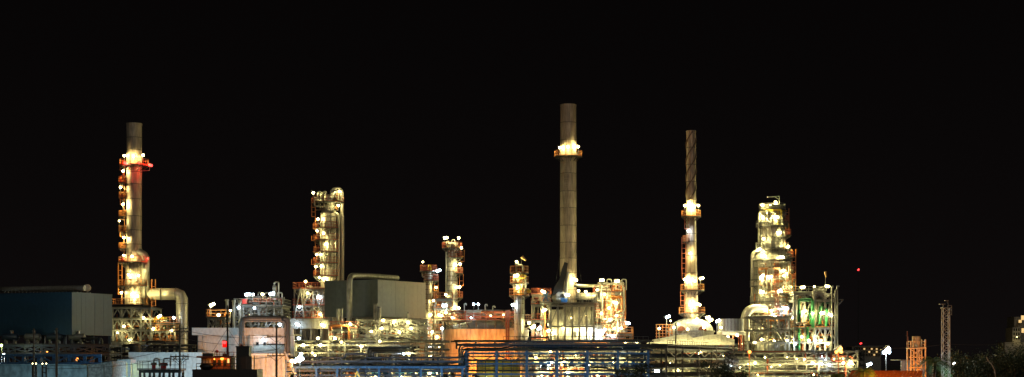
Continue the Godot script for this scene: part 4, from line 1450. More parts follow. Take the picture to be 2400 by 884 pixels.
	part(b, "hood", M.black, t)
	b = Buf.new()
	b.path([W(1331, 712, d - 4.5), W(1326, 690, d - 4.5), W(1328, 660, d - 4.5), W(1331, 640, d - 4)], 0.35, 12)
	part(b, "neck", M.clad_c, t)
	b = Buf.new()
	b.lathe(W(1311, 697, d - 5), [Vector2(0.5, -1.1), Vector2(1.1, -1.0), Vector2(1.1, 0.9), Vector2(0.6, 1.1)], 20, Vector3(0.4, 0, 1).normalized())
	part(b, "fan_casing", M.silver, t)
	b = Buf.new()
	b.box(W(1322, 706, d - 6.5), Vector3(1.2, 1.0, 0.8))
	part(b, "motor", M.blue, t)
	lamps(t, d, 1320, [[1327, 691, "c", 7.4, 0.3, 1.2]], 0.8, 0.0)
	# right-hand platforms
	t = thing("platform_block", "bright multi-level platform block right of the tallest stack", "steel structure", Vector3(X(1430, d), 0, -d))
	var ys := frame(t, 1398, 1460, d - 5, 7, [795, 770, 745, 727, 684], 4, "galv", "redrail", 2, "steel")
	pipework(t, X(1396, d), X(1462, d), ys[1], ys[5] + 1.8, -d + 5.6, -d + 0.5, 100, ["silver", "clad_c", "orange", "clad", "galv"], 0.06, 0.2)
	for k in 4:
		drum_v(Vector3(X(1404 + 17 * k, d), ys[5] + 0.002, -d + 2.5), 0.48, 1.9, ["clad_c", "silver"][k % 2], NTH[k] + " upright drum from the tallest stack on its neighbouring top deck", "drums on the top deck by the tallest stack")
	for k in 3:
		drum_v(Vector3(X(1410 + 20 * k, d), ys[3] + 0.002, -d + 2.5), 0.6, 1.35, ["silver", "clad"][k % 2], NTH[k] + " squat drum from the tallest stack, halfway up the bright platform block", "drums in the bright platform block")
	for k in 3:
		drum_h(Vector3(X(1408 + 20 * k, d), ys[1] + 0.002, -d + 2.0), 0.4, 1.0, ["orange", "silver"][k % 2], NTH[k] + " short drum from the tallest stack on the platform block's lowest deck", "low drums in the bright platform block")
	lamps(t, d, 1430, [[1408, 657, "w", 5.6, 0.9, 1.2], [1444, 660, "w", 5.6, 0.9, 1.2], [1440, 709, "w", 6.0, 1.2, 1.4], [1427, 722, "w", 6.0, 0.9], [1429, 750, "w", 6.0, 1.0, 1.1], [1440, 770, "w", 6.0, 0.9], [1456, 769, "w", 6.0, 1.0, 1.1], [1417, 690, "w", 6.0, 0.7], [1410, 735, "w", 6.0, 0.7], [1445, 740, "w", 6.0, 0.7], [1418, 772, "w", 6.0, 0.7], [1436, 788, "c", 6.0, 0.8]], 0.7, 0.02)
	t = thing("corner_deck", "small orange-railed deck with a blue-white lamp beside the bright platform block", "platform", Vector3(X(1466, d), 0, -d))
	frame(t, 1450, 1480, d - 6.5, 4, [796, 781], 2, "steel", "orange", 1, "dark")
	lamps(t, d, 1468, [[1469, 757, "c", 5.0, 1.1, 1.35]], 1.8, 0.0)
	# left-hand lamp gantry
	t = thing("lamp_gantry", "steel portal with a lamp and a blue fan left of the tallest stack", "steel structure", Vector3(X(1265, d), 0, -d))
	frame(t, 1249, 1288, d - 5, 5, [795, 750, 713, 690], 2, "steel", "redrail", 1, "dark")
	b = Buf.new()
	for k in 6:
		b.bar(W(1279, 695, d - 6) + Vector3(cos(k * PI / 3), sin(k * PI / 3), 0) * 0.15, W(1279, 695, d - 6) + Vector3(cos(k * PI / 3), sin(k * PI / 3), 0) * 0.95, 0.28, 0.06)
	b.tube(W(1279, 695, d - 5.8), W(1279, 695, d - 6.3), 0.2, 10)
	part(b, "fan_rotor", M.blue, t)
	pipework(t, X(1246, d), X(1292, d), 7, Y(700, d), -d + 5.5, -d + 2, 26, ["silver", "orange", "clad", "steel"], 0.06, 0.16)
	lamps(t, d, 1265, [[1271, 683, "w", 6, 1.0, 1.3], [1273, 729, "w", 6, 1.2, 1.35], [1262, 771, "c", 6, 0.9, 1.2], [1285, 776, "w", 6, 1.1, 1.2], [1246, 768, "w", 6, 1.0, 1.2], [1270, 790, "w", 6, 0.8]], 1.0, 0.02)

func strake_stack_unit() -> void:
	var d := 290.0
	var s := d / FOCAL
	var t := tower("chimney_stack", "slim stack wound with spiral strakes above three orange ring platforms", "chimney", 1620, d,
		[[940, 17.5], [745, 17], [700, 16], [640, 14], [560, 12], [480, 11], [307, 11]], [346, 386, 426, 468, 508, 548, 566, 600, 640, 682, 715, 745], ["stack", "stack_b"])
	var cx := X(1620, d)
	for w in 3:                                                    # helical strakes
		var b := Buf.new()
		var n := 72
		var y0 := Y(470, d)
		var y1 := Y(309, d)
		for k in n:
			var q := []
			for j in 2:
				var f := float(k + j) / n
				var a := TAU * (w / 3.0 - f * 1.45)
				var dir := Vector3(cos(a), 0, sin(a))
				var p := Vector3(cx, lerpf(y0, y1, f), -d)
				q.append(p + dir * 10.8 * s); q.append(p + dir * 13.0 * s)
			var th := Vector3(0, 0.17, 0)
			b.quad(q[0] - th, q[1] - th, q[3] - th, q[2] - th)
			b.quad(q[2] + th, q[3] + th, q[1] + th, q[0] + th)
			b.quad(q[1] - th, q[1] + th, q[3] + th, q[3] - th)
		part(b, "strake", M.strake, t)
	round_platform(t, cx, -d, Y(508, d), 11.5 * s, 23 * s, 0, TAU, "orange")
	round_platform(t, X(1612, d), -d, Y(567, d), 6 * s, 12 * s, PI * 0.4, PI * 1.6, "orange")
	round_platform(t, X(1623, d), -d, Y(681, d), 14 * s, 28 * s, 0, TAU, "orange")
	round_platform(t, X(1622, d), -d, Y(735, d), 16 * s, 31 * s, 0, TAU, "orange")
	ladder(t, Vector3(X(1607, d), Y(681, d), -d + 0.3), Y(556, d), Vector3.LEFT, "redrail")
	ladder(t, Vector3(X(1613, d), Y(566, d), -d + 0.8), Y(509, d), Vector3.LEFT, "redrail")
	ladder(t, Vector3(X(1604, d), Y(745, d), -d + 0.3), Y(683, d), Vector3.LEFT, "redrail")
	lamps(t, d, 1620, [[1606, 482, "w", 1.2, 1.5, 1.15], [1626, 484, "w", 2.4, 1.8, 1.1], [1637, 482, "w", 1.2, 1.5, 1.15], [1614, 541, "c", 2.0, 1.0], [1618, 594, "w", 2.1, 1.1, 1.1], [1605, 655, "w", 1.0, 0.9, 1.15], [1623, 656, "w", 2.2, 1.2, 1.2], [1642, 653, "w", 1.0, 0.9, 1.2],
		[1617, 714, "w", 2.5, 1.6, 1.3], [1635, 713, "w", 2.2, 1.5, 1.3], [1657, 745, "w", 2.0, 1.5, 1.5], [1634, 748, "w", 2.6, 0.9]], 1.2, 0.5)
	# dome at its foot
	var r := 52.0 * s
	t = thing("domed_furnace", "white domed furnace at the foot of the spiral-straked stack", "furnace", Vector3(cx, 0, -d))
	var c := Vector3(cx, Y(776, d), -d)
	for j in 16:                                                   # dome gores
		var b := Buf.new()
		var a0 := TAU * j / 16
		var a1 := TAU * (j + 1) / 16 - 0.008
		for k in 8:
			var l0 := PI / 2 * k / 8
			var l1 := PI / 2 * (k + 1) / 8
			var hh := Y(745, d) - c.y
			b.quad(c + Vector3(cos(a1) * cos(l0) * r, sin(l0) * hh, sin(a1) * cos(l0) * r), c + Vector3(cos(a0) * cos(l0) * r, sin(l0) * hh, sin(a0) * cos(l0) * r),
				c + Vector3(cos(a0) * cos(l1) * r, sin(l1) * hh, sin(a0) * cos(l1) * r), c + Vector3(cos(a1) * cos(l1) * r, sin(l1) * hh, sin(a1) * cos(l1) * r))
		part(b, "dome_gore", M["roofwhite%d" % (j % 3)], t)
	var b := Buf.new()
	b.lathe(Vector3(cx, 0, -d), [Vector2(r + 0.05, 0), Vector2(r + 0.05, Y(777, d))], 32)
	part(b, "drum_wall", M.concrete, t)
	b = Buf.new()
	b.arc(Vector3(cx, Y(775.5, d), -d), r * 0.9, r + 0.3, 0, TAU, 0.25, 32)
	part(b, "ring_beam", M.steel, t)
	for u in [1597, 1646]:
		var o := W(u, 776, d - 3.6)
		b = Buf.new()
		for k in 8:
			var p := o + Vector3(cos(PI * k / 8) * 0.75, sin(PI * k / 8) * 0.85, 0.0)
			var q := o + Vector3(cos(PI * (k + 1) / 8) * 0.75, sin(PI * (k + 1) / 8) * 0.85, 0.0)
			b.tri(o + Vector3(0, 0, 0.3), p + Vector3(0, 0, 0.3), q + Vector3(0, 0, 0.3))
			b.quad(p, q, q + Vector3(0, 0, 0.3), p + Vector3(0, 0, 0.3))
		part(b, "arched_hatch", M.rust, t)
	lamps(t, d, 1620, [[1663, 752, "w", 3.4, 0.6, 1.2], [1590, 760, "w", 4.8, 0.35, 0.8]], 0.5, 0.1)
	# lit canopy roofs
	t = thing("canopy_roof", "glaring white double-pitched canopy roof below the domed furnace", "roof", Vector3(X(1620, 268), 0, -268))
	var ridge := [[1518, 802.0], [1532, 796.0], [1580, 787.0], [1612, 784.0], [1625, 792.0], [1662, 785.0], [1690, 784.0], [1722, 796.0]]
	for k in ridge.size() - 1:
		var p: Array = ridge[k]
		var q: Array = ridge[k + 1]
		for j in 3:
			b = Buf.new()
			var f0 := j / 3.0
			var f1 := (j + 0.97) / 3.0
			var a := W(p[0], lerpf(p[1], 809, f0), 268 - 5 * f0)
			var e := W(q[0] - 0.4, lerpf(q[1], 809, f0), 268 - 5 * f0)
			var g := W(q[0] - 0.4, lerpf(q[1], 809, f1), 268 - 5 * f1)
			var h := W(p[0], lerpf(p[1], 809, f1), 268 - 5 * f1)
			b.quad(h, g, e, a)
			b.quad(h - Vector3(0, 0.08, 0), a - Vector3(0, 0.08, 0), e - Vector3(0, 0.08, 0), g - Vector3(0, 0.08, 0))
			part(b, "roof_sheet", M["roofwhite%d" % ((k + j) % 3)], t)
	for u in [1522, 1560, 1600, 1640, 1680, 1718]:
		b = Buf.new()
		b.bar(Vector3(X(u, 263.4), 0, -263.4), W(u, 809.5, 263.4), 0.2)
		part(b, "post", M.galv, t)
		b = Buf.new()
		b.bar(Vector3(X(u, 268), 0, -268), W(u, 798, 268), 0.2)
		part(b, "post", M.galv, t)
	for q in [[1545, 770], [1580, 768], [1612, 772], [1650, 768], [1690, 768]]:
		lamp(t, W(q[0], q[1], 263.0), "w", [W(q[0], 798, 265.5)], 0.6, 0.9)
	for q in [["blue-white flood lamp on a post left of the domed furnace", 1563, 744, 284, 1.0, 1.4], ["blue-white flood lamp on a post right of the domed furnace", 1681, 753, 280, 1.0, 1.2]]:
		street_lamp(q[0], q[1], q[2], q[3], "c", q[4], "", q[5])
	# orange lattice
	t = thing("lattice_screen", "orange square-grid lattice frame left of the domed furnace", "lattice", Vector3(X(1556, 285), 0, -285))
	for k in 6:
		b = Buf.new()
		b.bar(Vector3(X(1539 + 7.2 * k, 285), 0, -285), W(1539 + 7.2 * k, 760, 285), 0.14)
		part(b, "upright", M.orange, t)
	for k in 5:
		b = Buf.new()
		b.bar(W(1537, 761 + 7 * k, 284.9), W(1577, 761 + 7 * k, 284.9), 0.13)
		part(b, "rail", M.orange, t)
	lamps(t, 285, 1558, [[1572, 752, "w", 1.5, 0.5, 0.6]], 0.8, 0.0)
	# corrugated tank
	d = 286.0
	t = thing("corrugated_tank", "grey-green corrugated tank right of the domed furnace", "tank", Vector3(X(1714, d), 0, -d))
	var rr := 29.0 * d / FOCAL
	for k in 44:
		b = Buf.new()
		var a := TAU * k / 44
		b.box(Vector3(X(1714, d) + cos(a) * rr, (Y(778, d) + Y(748, d)) / 2, -d + sin(a) * rr), Vector3(0.14, Y(748, d) - Y(778, d), 0.27), Basis(Vector3.UP, -a))
		part(b, "corrugated_strip", M[["steel", "galv"][k % 2]], t)
	b = Buf.new()
	b.lathe(Vector3(X(1714, d), 0, -d), [Vector2(rr + 0.3, Y(786, d)), Vector2(rr + 0.3, Y(778, d)), Vector2(rr, Y(776, d))], 32)
	part(b, "skirt", M.roofwhite1, t)
	b = Buf.new()
	b.arc(Vector3(X(1714, d), Y(748, d), -d), 0, rr, 0, TAU, 0.1, 32)
	part(b, "lid", M.steel, t)
	for k in 8:
		b = Buf.new()
		var a := TAU * k / 8
		b.bar(Vector3(X(1714, d) + cos(a) * rr, 0, -d + sin(a) * rr), Vector3(X(1714, d) + cos(a) * rr, Y(786, d), -d + sin(a) * rr), 0.25)
		part(b, "leg", M.redrail, t)
	lamps(t, d, 1714, [[1706, 790, "w", 3.4, 0.8], [1728, 786, "w", 3.2, 0.6]], 0.4, 0.0)

func great_column_unit() -> void:
	var d := 300.0
	var s := d / FOCAL
	var t := tower("distillation_column", "massive many-platformed column blazing with lamps", "column", 1810, d,
		[[937, 44], [612, 43], [600, 40], [590, 31], [585, 28], [490, 27]], [505, 530, 556, 582, 612, 628, 645, 660, 675, 692, 709, 725, 741, 757, 773, 800], ["clad", "clad_b", "clad_c"], true)
	var cx := X(1810, d)
	var b0: Buf
	for q in [[492.0, 27, 31.0], [532.0, 28, 38.0], [583.0, 28, 39.0], [612.0, 42, 47.0], [672.0, 43, 52.0], [709.0, 43, 52.0], [771.0, 44, 56.0]]:
		round_platform(t, cx, -d, Y(q[0], d), (q[1] - 1.0) * s, q[2] * s, 0, TAU, "steel")
	for q in [[512.0, 27, 33.0, 0.2, 2.0], [558.0, 28, 36.0, -0.6, 1.6], [598.0, 38, 46.0, -0.4, 1.3], [640.0, 43, 50.0, -0.5, 1.9], [656.0, 43, 50.0, 1.7, 3.6], [690.0, 43, 51.0, -0.4, 1.5], [728.0, 44, 53.0, 0.2, 3.0], [750.0, 44, 54.0, -0.6, 2.2]]:
		round_platform(t, cx, -d, Y(q[0], d), (q[1] - 1.0) * s, q[2] * s, q[3], q[4], "galv")
	for k in 7:
		b0 = Buf.new()
		var a := 0.15 + 0.42 * k
		var p := Vector3(cx + cos(a) * 30.5 * s, Y(583, d), -d + sin(a) * 30.5 * s)
		b0.tube(p, Vector3(p.x, Y([510, 540, 496, 520, 505, 545, 500][k], d), p.z), [0.09, 0.14, 0.08, 0.16, 0.1, 0.12, 0.09][k], 10)
		part(b0, "tracer_pipe", M[["silver", "clad_c", "clad"][k % 3]], t)
	for q in [[520, 1838], [552, 1842], [604, 1848], [634, 1850], [655, 1852]]:
		round_platform(t, X(q[1], d), -d + 0.6, Y(q[0], d), 0.05, 0.9, -PI * 0.6, PI * 0.6, "redrail")
	ladder(t, Vector3(X(1839, d), Y(583, d), -d + 0.7), Y(490, d), Vector3.RIGHT, "orange")
	ladder(t, Vector3(X(1855, d), Y(709, d), -d + 0.6), Y(585, d), Vector3.RIGHT, "orange")
	ladder(t, Vector3(X(1812, d), Y(771, d), -d + 44 * s + 0.25), Y(612, d), Vector3.BACK, "redrail")
	var b := Buf.new()
	b.path(bend([Vector3(X(1764, d), 0, -d), W(1764, 592, d), W(1782, 586, d)], 0.8, 5), 4.4 * s, 14)
	part(b, "riser_pipe", M.clad_c, t)
	b = Buf.new()
	b.path(bend([W(1779, 612, d - 1), W(1779, 500, d - 1), W(1790, 494, d - 1)], 0.6, 5), 2.6 * s, 12)
	part(b, "riser_pipe", M.clad, t)
	b = Buf.new()
	b.path(bend([W(1798, 492, d - 2.6), W(1798, 520, d - 2.7), W(1806, 522, d - 2.7), W(1808, 505, d - 2.7), W(1818, 505, d - 2.6)], 0.4, 5), 2.0 * s, 12)
	part(b, "vapour_loop", M.silver, t)
	for k in 9:
		b = Buf.new()
		var a := 0.25 + 0.32 * k
		var p := Vector3(cx + cos(a) * 45.5 * s, Y(771, d), -d + sin(a) * 45.5 * s)
		b.tube(p, Vector3(p.x, Y([640, 700, 625, 690, 650, 712, 640, 620, 690][k], d), p.z), [0.1, 0.14, 0.08, 0.2, 0.12, 0.1, 0.16, 0.09, 0.12][k], 10)
		part(b, "tracer_pipe", M[["silver", "clad_c", "orange"][k % 3]], t)
	for q in [[1787, 478], [1806, 480], [1819, 476]]:
		b = Buf.new()
		b.path(bend([W(q[0] - 4, 490, d), W(q[0] - 4, q[1], d), W(q[0] + 4, q[1], d), W(q[0] + 4, 490, d)], 0.3), 0.2, 10)
		part(b, "vapour_loop", M.clad_c, t)
	b = Buf.new()
	b.path([W(1827, 492, d), W(1827, 460, d), W(1798, 462, d)], 0.09, 6)
	b.bar(W(1827, 468, d), W(1815, 461, d), 0.08)
	part(b, "davit", M.galv, t)
	pipework(t, X(1775, d), X(1840, d), Y(532, d), Y(492, d), -d + 2.7, -d + 2.1, 26, ["silver", "clad_c", "yellow"], 0.06, 0.14)
	pipework(t, X(1770, d), X(1850, d), Y(706, d), Y(615, d), -d + 4.1, -d + 3.5, 48, ["silver", "clad_c", "clad", "orange"], 0.06, 0.16)
	pipework(t, X(1766, d), X(1856, d), Y(800, d), Y(712, d), -d + 4.3, -d + 3.6, 60, ["silver", "clad_c", "clad", "orange", "steel"], 0.07, 0.2)
	lamps(t, d, 1810, [[1787, 481, "w", 1.6, 1.5], [1806, 482, "w", 1.6, 1.5], [1818, 474, "w", 0.9, 1.8, 1.1], [1788, 509, "w", 3.0, 1.9, 1.15], [1823, 509, "w", 3.0, 1.9, 1.15], [1828, 545, "w", 2.9, 1.5], [1790, 560, "w", 2.9, 1.1], [1848, 578, "w", 1.6, 1.8, 1.15], [1776, 586, "w", 2.2, 1.9, 1.2], [1793, 600, "w", 3.6, 1.1], [1830, 603, "w", 3.4, 2.4, 1.3],
		[1784, 649, "w", 4.2, 2.3, 1.2], [1803, 649, "w", 4.6, 2.3, 1.2], [1836, 634, "w", 4.0, 1.9, 1.1], [1850, 641, "w", 2.6, 1.8], [1838, 646, "w", 4.0, 1.5], [1784, 683, "w", 4.2, 2.3, 1.2], [1825, 683, "w", 4.6, 2.4, 1.3], [1855, 672, "w", 3.0, 1.1], [1840, 722, "c", 4.8, 2.8, 1.4],
		[1817, 743, "w", 5.0, 2.7, 1.3], [1808, 728, "w", 4.8, 1.1], [1763, 774, "w", 5.0, 2.4, 1.3], [1790, 760, "w", 5.2, 1.5], [1845, 798, "w", 5.2, 1.9], [1815, 800, "w", 5.2, 1.8], [1785, 796, "w", 5.2, 1.5], [1859, 745, "w", 4.0, 1.9]], 0.9, 0.45)
	# elbow duct
	t = thing("elbow_duct", "fat pale elbow duct arching into the massive lamp-lit column", "duct", Vector3(X(1747, 294), 0, -294))
	b = Buf.new()
	b.path(bend([Vector3(X(1747, 294), 0, -294), W(1747, 723, 294), W(1795, 724, 296.5)], 3.0, 9), 10.0 * s, 22)
	part(b, "pipe", M.clad_c, t)
	for q in [[745.0], [775.0], [800.0]]:
		b = Buf.new()
		b.tube(W(1747, q[0], 294), W(1747, q[0] + 1.5, 294), 10.8 * s, 22)
		part(b, "flange", M.steel, t)
	t = thing("stair_structure", "braced frame with diagonal stair flights at the massive column's foot", "steel structure", Vector3(X(1790, 291), 0, -291))
	frame(t, 1752, 1850, 291, 4, [800, 773, 742], 4, "galv", "", 0, "dark")
	for q in [[1752, 742, 1802, 773], [1802, 773, 1764, 805], [1820, 773, 1838, 800]]:
		b = Buf.new()
		b.bar(W(q[0], q[1], 290.4), W(q[2], q[3], 290.4), 0.3, 0.7)
		part(b, "stair_flight", M.steel, t)
	for k in 4:
		drum_v(Vector3(X(1764 + 9 * k, 293.5), Y(773, 291) + 0.003, -293.3), 0.33, 2.1, ["silver", "clad_c"][k % 2], NTH[k] + " slim upright pot from the fat elbow duct", "pots beside the elbow duct")
	lamps(t, 291, 1800, [[1770, 803, "w", 1.2, 0.7, 0.8], [1738, 806, "w", 1.2, 0.5, 0.7]], 0.4, 0.0)
	# side structure with green pipes
	d = 292.0
	t = thing("exchanger_frame", "tall open frame with green pipes right of the massive column", "steel structure", Vector3(X(1910, d), 0, -d))
	var ys := frame(t, 1862, 1958, d, 9, [800, 767, 702, 686], 4, "galv", "", 3, "", 0.0, 0.34)
	rect_deck(t, X(1860, d), X(1960, d), -d + 0.4, -d - 9.4, ys[2], "steel", "orange")
	rect_deck(t, X(1860, d), X(1977, d), -d + 0.4, -d - 9.4, ys[3], "steel", "")
	rect_deck(t, X(1858, d), X(1932, d), -d + 0.4, -d - 9.4, ys[4], "galv", "galv")
	rect_deck(t, X(1860, d), X(1958, d), -d + 0.4, -d - 9.4, ys[1], "dark", "")
	b = Buf.new()
	b.bar(W(1977, 702, d), W(1962, 719, d), 0.2)
	part(b, "knee_brace", M.galv, t)
	for q in [[1950, 672], [1958, 680], [1963, 671], [1907, 682]]:
		b = Buf.new()
		b.path(bend([Vector3(X(q[0], d - 0.6), 0, -d + 0.6), W(q[0], q[1], d - 0.6), W(q[0] + 4, q[1], d - 0.6)], 0.2), 0.17, 8)
		part(b, "standpipe", M.galv, t)
	b = Buf.new()
	b.path(bend([W(1873, 755, d - 0.8), W(1873, 703, d - 0.8), W(1905, 703, d - 0.8), W(1905, 768, d - 0.8)], 0.4), 0.3, 12)
	part(b, "green_pipe", M.green, t)
	for q in [[1922, 718, 760], [1937, 722, 765], [1893, 766, 800], [1873, 770, 800]]:
		b = Buf.new()
		b.tube(W(q[0], q[1], d - 0.7), W(q[0], q[2], d - 0.7), 0.25, 12)
		part(b, "green_pipe", M.green, t)
	pipework(t, X(1860, d), X(1955, d), ys[2], ys[4], -d + 0.2, -d - 6, 40, ["silver", "clad_c", "orange", "clad", "green"], 0.07, 0.24)
	pipework(t, X(1860, d), X(1955, d), 7, ys[2], -d + 0.2, -d - 6, 36, ["silver", "clad_c", "orange", "clad", "green"], 0.07, 0.24)
	drum_h(Vector3(X(1918, d), ys[2] + 0.003, -d - 4.5), 1.05, 4.6, "clad_c", "long silver drum on the deck between the green pipes")
	drum_h(Vector3(X(1885, d), ys[2] + 0.003, -d - 2.2), 0.6, 1.5, "silver", "shorter silver drum on the deck beneath the green pipe arch")
	for k in 4:
		drum_h(Vector3(X(1872 + 23 * k, d), ys[1] + 0.003, -d - 3), 0.5, 0.9, ["orange", "silver"][k % 2], NTH[k] + " short drum from the massive column on the deck under green pipes", "short drums under the green pipes")
	lamps(t, d, 1910, [[1879, 674, "w", 0.5, 0.9, 1.2], [1909, 672, "w", 0.4, 0.3, 0.7], [1937, 671, "w", 0.5, 0.9, 1.25], [1883, 732, "w", 1.6, 1.2, 1.2], [1905, 735, "w", 1.6, 1.1, 1.1], [1925, 734, "w", 1.6, 1.2, 1.3], [1944, 737, "w", 1.6, 1.0, 1.2], [1864, 806, "c", 1.6, 1.0], [1911, 798, "c", 1.6, 1.0, 1.1], [1924, 798, "w", 1.6, 0.7], [1941, 806, "w", 1.4, 0.8], [1896, 798, "w", 1.6, 0.8], [1880, 790, "w", 1.4, 0.6]], 0.9, 0.02)
	b = Buf.new()
	var wc := thing("wind_cone", "limp ochre wind cone on the frame with green pipes", "wind cone", W(1935, 688, d - 0.5))
	b.tube(W(1935, 688, d - 0.5), W(1935, 638, d - 0.5), 0.05, 6)
	part(b, "mast", M.steel, wc)
	b = Buf.new()
	b.tube(W(1935, 637, d - 0.5), W(1936.5, 650, d - 0.5), 0.25, 10, 0.15)
	part(b, "cone", M.skin_orange, wc)

# Thin conduit hangers and scaffold tubes along a rack, too fine to tell apart one by one.
func hangers(t: Node3D, x0: float, x1: float, y0: float, y1: float, z: float, step: float) -> void:
	var b := Buf.new()
	var n := int((x1 - x0) / step)
	for k in n:
		var x := x0 + step * (k + rng.randf_range(-0.15, 0.15))
		b.bar(Vector3(x, y0 + rng.randf_range(0, 0.5), z + rng.randf_range(-0.6, 0.6)), Vector3(x, y1 - rng.randf_range(0, 1.0), z), 0.05)
	for k in 4:
		var y := lerpf(y0, y1, (k + 0.5) / 4.0)
		b.bar(Vector3(x0, y, z + 0.1), Vector3(x1, y, z + 0.1), 0.05)
	part(b, "hangers", M.dark, t).set_meta("kind", "stuff")

func racks() -> void:
	# blue rack, low part under the broad rack
	var d := 226.0
	var t := thing("pipe_rack", "low rack of slim blue and dark pipes below the broad galvanised rack", "pipe rack", Vector3(X(890, d), 0, -d))
	rack(t, Vector3(X(692, d), 0, -d), Vector3(X(1084, d), 0, -d), 4, 7, [5.5, 6.15, 6.8, 7.45], "navy", [[5.5, 4, 0.05, 0.1, ["blue_b", "navy", "steel"]], [6.15, 6, 0.06, 0.12, ["dark", "navy", "dark", "steel"]], [6.8, 6, 0.06, 0.12, ["navy", "dark", "steel"]], [7.45, 6, 0.06, 0.14, ["blue", "dark", "navy", "steel"]]], "navy", 0.24)
	for k in 9:
		var pb := Buf.new()
		pb.bar(Vector3(X(692 + 49 * k, 223.4), 0, -223.4), Vector3(X(692 + 49 * k, 223.4), 6.2, -223.4), 0.3)
		part(pb, "front_post", M.blue, t)
	var hb := Buf.new()
	hb.box(Vector3(X(888, 223.2), 6.33, -223.2), Vector3(X(1092, 223.2) - X(686, 223.2), 0.32, 0.3))
	part(hb, "header_beam", M.blue, t)
	hangers(t, X(692, d), X(1084, d), 5.5, 8.6, -d + 1.2, 0.95)
	# main blue rack
	d = 232.0
	t = thing("pipe_rack", "tall blue rack with heavy beams in front of the orange tank", "pipe rack", Vector3(X(1300, d), 0, -d))
	rack(t, Vector3(X(1094, d), 0, -d), Vector3(X(1515, d), 0, -d), 6, 6, [5.6, 7.1, 8.6], "blue", [[8.6, 5, 0.07, 0.14, ["navy", "blue_b", "dark", "blue"]], [7.7, 4, 0.05, 0.09, ["blue_b", "blue", "steel"]], [7.1, 5, 0.07, 0.14, ["blue_b", "blue", "navy"]], [6.3, 4, 0.05, 0.09, ["navy", "steel", "blue"]], [5.6, 5, 0.07, 0.14, ["navy", "steel", "blue_b"]]], "navy", 0.36)
	hangers(t, X(1094, d), X(1515, d), 5.6, 9.8, -d + 1.6, 1.05)
	for k in 14:
		var b := Buf.new()
		var x := X(1250 + 18 * k, d - 3.3)
		b.box(Vector3(x, 6.9, -d + 3.3), Vector3(0.5, 0.35, 0.3))
		part(b, "pipe_shoe", M.blue, t)
	var u := thing("upper_pipes", "dark pipe bundle on stub posts above the tall blue rack", "pipes", Vector3(X(1290, d), 8.8, -d))
	rack(u, Vector3(X(1070, 236), 9.0, -236), Vector3(X(1520, 236), 9.0, -236), 3, 10, [0.9], "dark", [[0.9, 2, 0.1, 0.16, ["dark", "navy", "steel"]]], "", 0.16)
	var b := Buf.new()
	rails(b, [Vector3(X(1180, 234), 9.9, -234), Vector3(X(1520, 234), 9.9, -234)], 0.9, 0.8)
	part(b, "railing", M.dark, u)
	for k in 4:                                                     # the bundle that turns down at its left end
		b = Buf.new()
		var o := 4.0 * k
		var e := 229.0 + 0.8 * k
		b.path(bend([Vector3(X(1076 + o, e), 6.3, -e), W(1076 + o, 807 + 5.0 * k, e), W(1180, 807 + 5.0 * k, e), W(1200, 801 + 5.0 * k, e), W(1500, 801 + 5.0 * k, e)], 0.9, 5), 0.13, 10)
		part(b, "pipe", M[["navy", "steel", "blue_b", "blue"][k]], u)
	# yellow-lit loading bay under it
	t = thing("yellow_wall", "bright yellow sheet-clad bay under the tall blue rack", "wall", Vector3(X(1170, 244), 0, -244))
	panels(t, Vector3(X(1118, 244), 0, -244), Vector3(X(1218, 244), 0, -244), 0, Y(846, 244), 1.1, ["yellow"], "sheet")
	lamp(t, W(1140, 886, 241), "g", [W(1140, 898, 243.9)], 0.5, 0.5)
	for k in 6:
		b = Buf.new()
		b.bar(Vector3(X(1118 + 20 * k, 243.7), 0, -243.7), W(1118 + 20 * k, 845, 243.7), 0.12)
		part(b, "stud", M.dark, t)
	for v in [858, 870]:
		b = Buf.new()
		b.bar(W(1117, v, 243.6), W(1219, v, 243.6), 0.1)
		part(b, "girt", M.dark, t)
	t = thing("pump_row", "lamp-lit pipework frame glimpsed through the tall blue rack", "steel structure", Vector3(X(1360, 256), 0, -256))
	var ys := frame(t, 1236, 1500, 252, 8, [868, 845, 822, 806], 11, "galv", "", 1, "dark")
	pipework(t, X(1236, 252), X(1500, 252), 3.5, ys[4] + 0.5, -251.5, -258, 240, ["silver", "clad_c", "orange", "orange", "redrail", "clad", "galv"], 0.06, 0.22)
	lamps(t, 252, 1360, [[1256, 839, "w", 1.2, 0.9, 1.1], [1287, 855, "c", 1.2, 1.2, 1.3], [1317, 853, "w", 1.2, 1.4, 1.4], [1365, 807, "w", 1.2, 0.7, 0.9], [1409, 809, "w", 1.2, 0.7, 0.9], [1422, 809, "w", 1.2, 0.7, 0.9], [1237, 807, "w", 1.2, 0.6, 0.8], [1466, 804, "w", 1.2, 0.4, 0.7], [1493, 805, "w", 1.2, 0.6, 0.9], [1460, 817, "c", 1.2, 0.4, 0.7], [1380, 854, "w", 1.2, 0.8, 0.9], [1331, 873, "w", 1.2, 1.3, 1.1],
		[1270, 878, "w", 1.2, 0.9], [1400, 878, "w", 1.2, 0.9], [1350, 835, "w", 1.2, 0.6, 0.8], [1440, 850, "w", 1.2, 0.7, 0.8], [1290, 825, "w", 1.2, 0.5, 0.8], [1470, 845, "w", 1.2, 0.6, 0.8], [1300, 880, "s", 1.2, 0.6, 0.8]], 0.6, 0.01)
	for k in 7:
		drum_h(Vector3(X(1256 + 34 * k, 255), ys[1] + 0.003, -255.5), 0.5, 1.3, ["orange", "silver", "clad_c"][k % 3], NTH[k] + " pump-sized drum from the orange tank behind the tall blue rack", "drums behind the tall blue rack")
	# the low white-lit area behind the low blue rack
	t = thing("manifold_frame", "bright manifold of pale pipes glimpsed under the low blue rack", "steel structure", Vector3(X(900, 238), 0, -238))
	ys = frame(t, 760, 1086, 236, 4, [866], 12, "steel", "", 0, "dark")
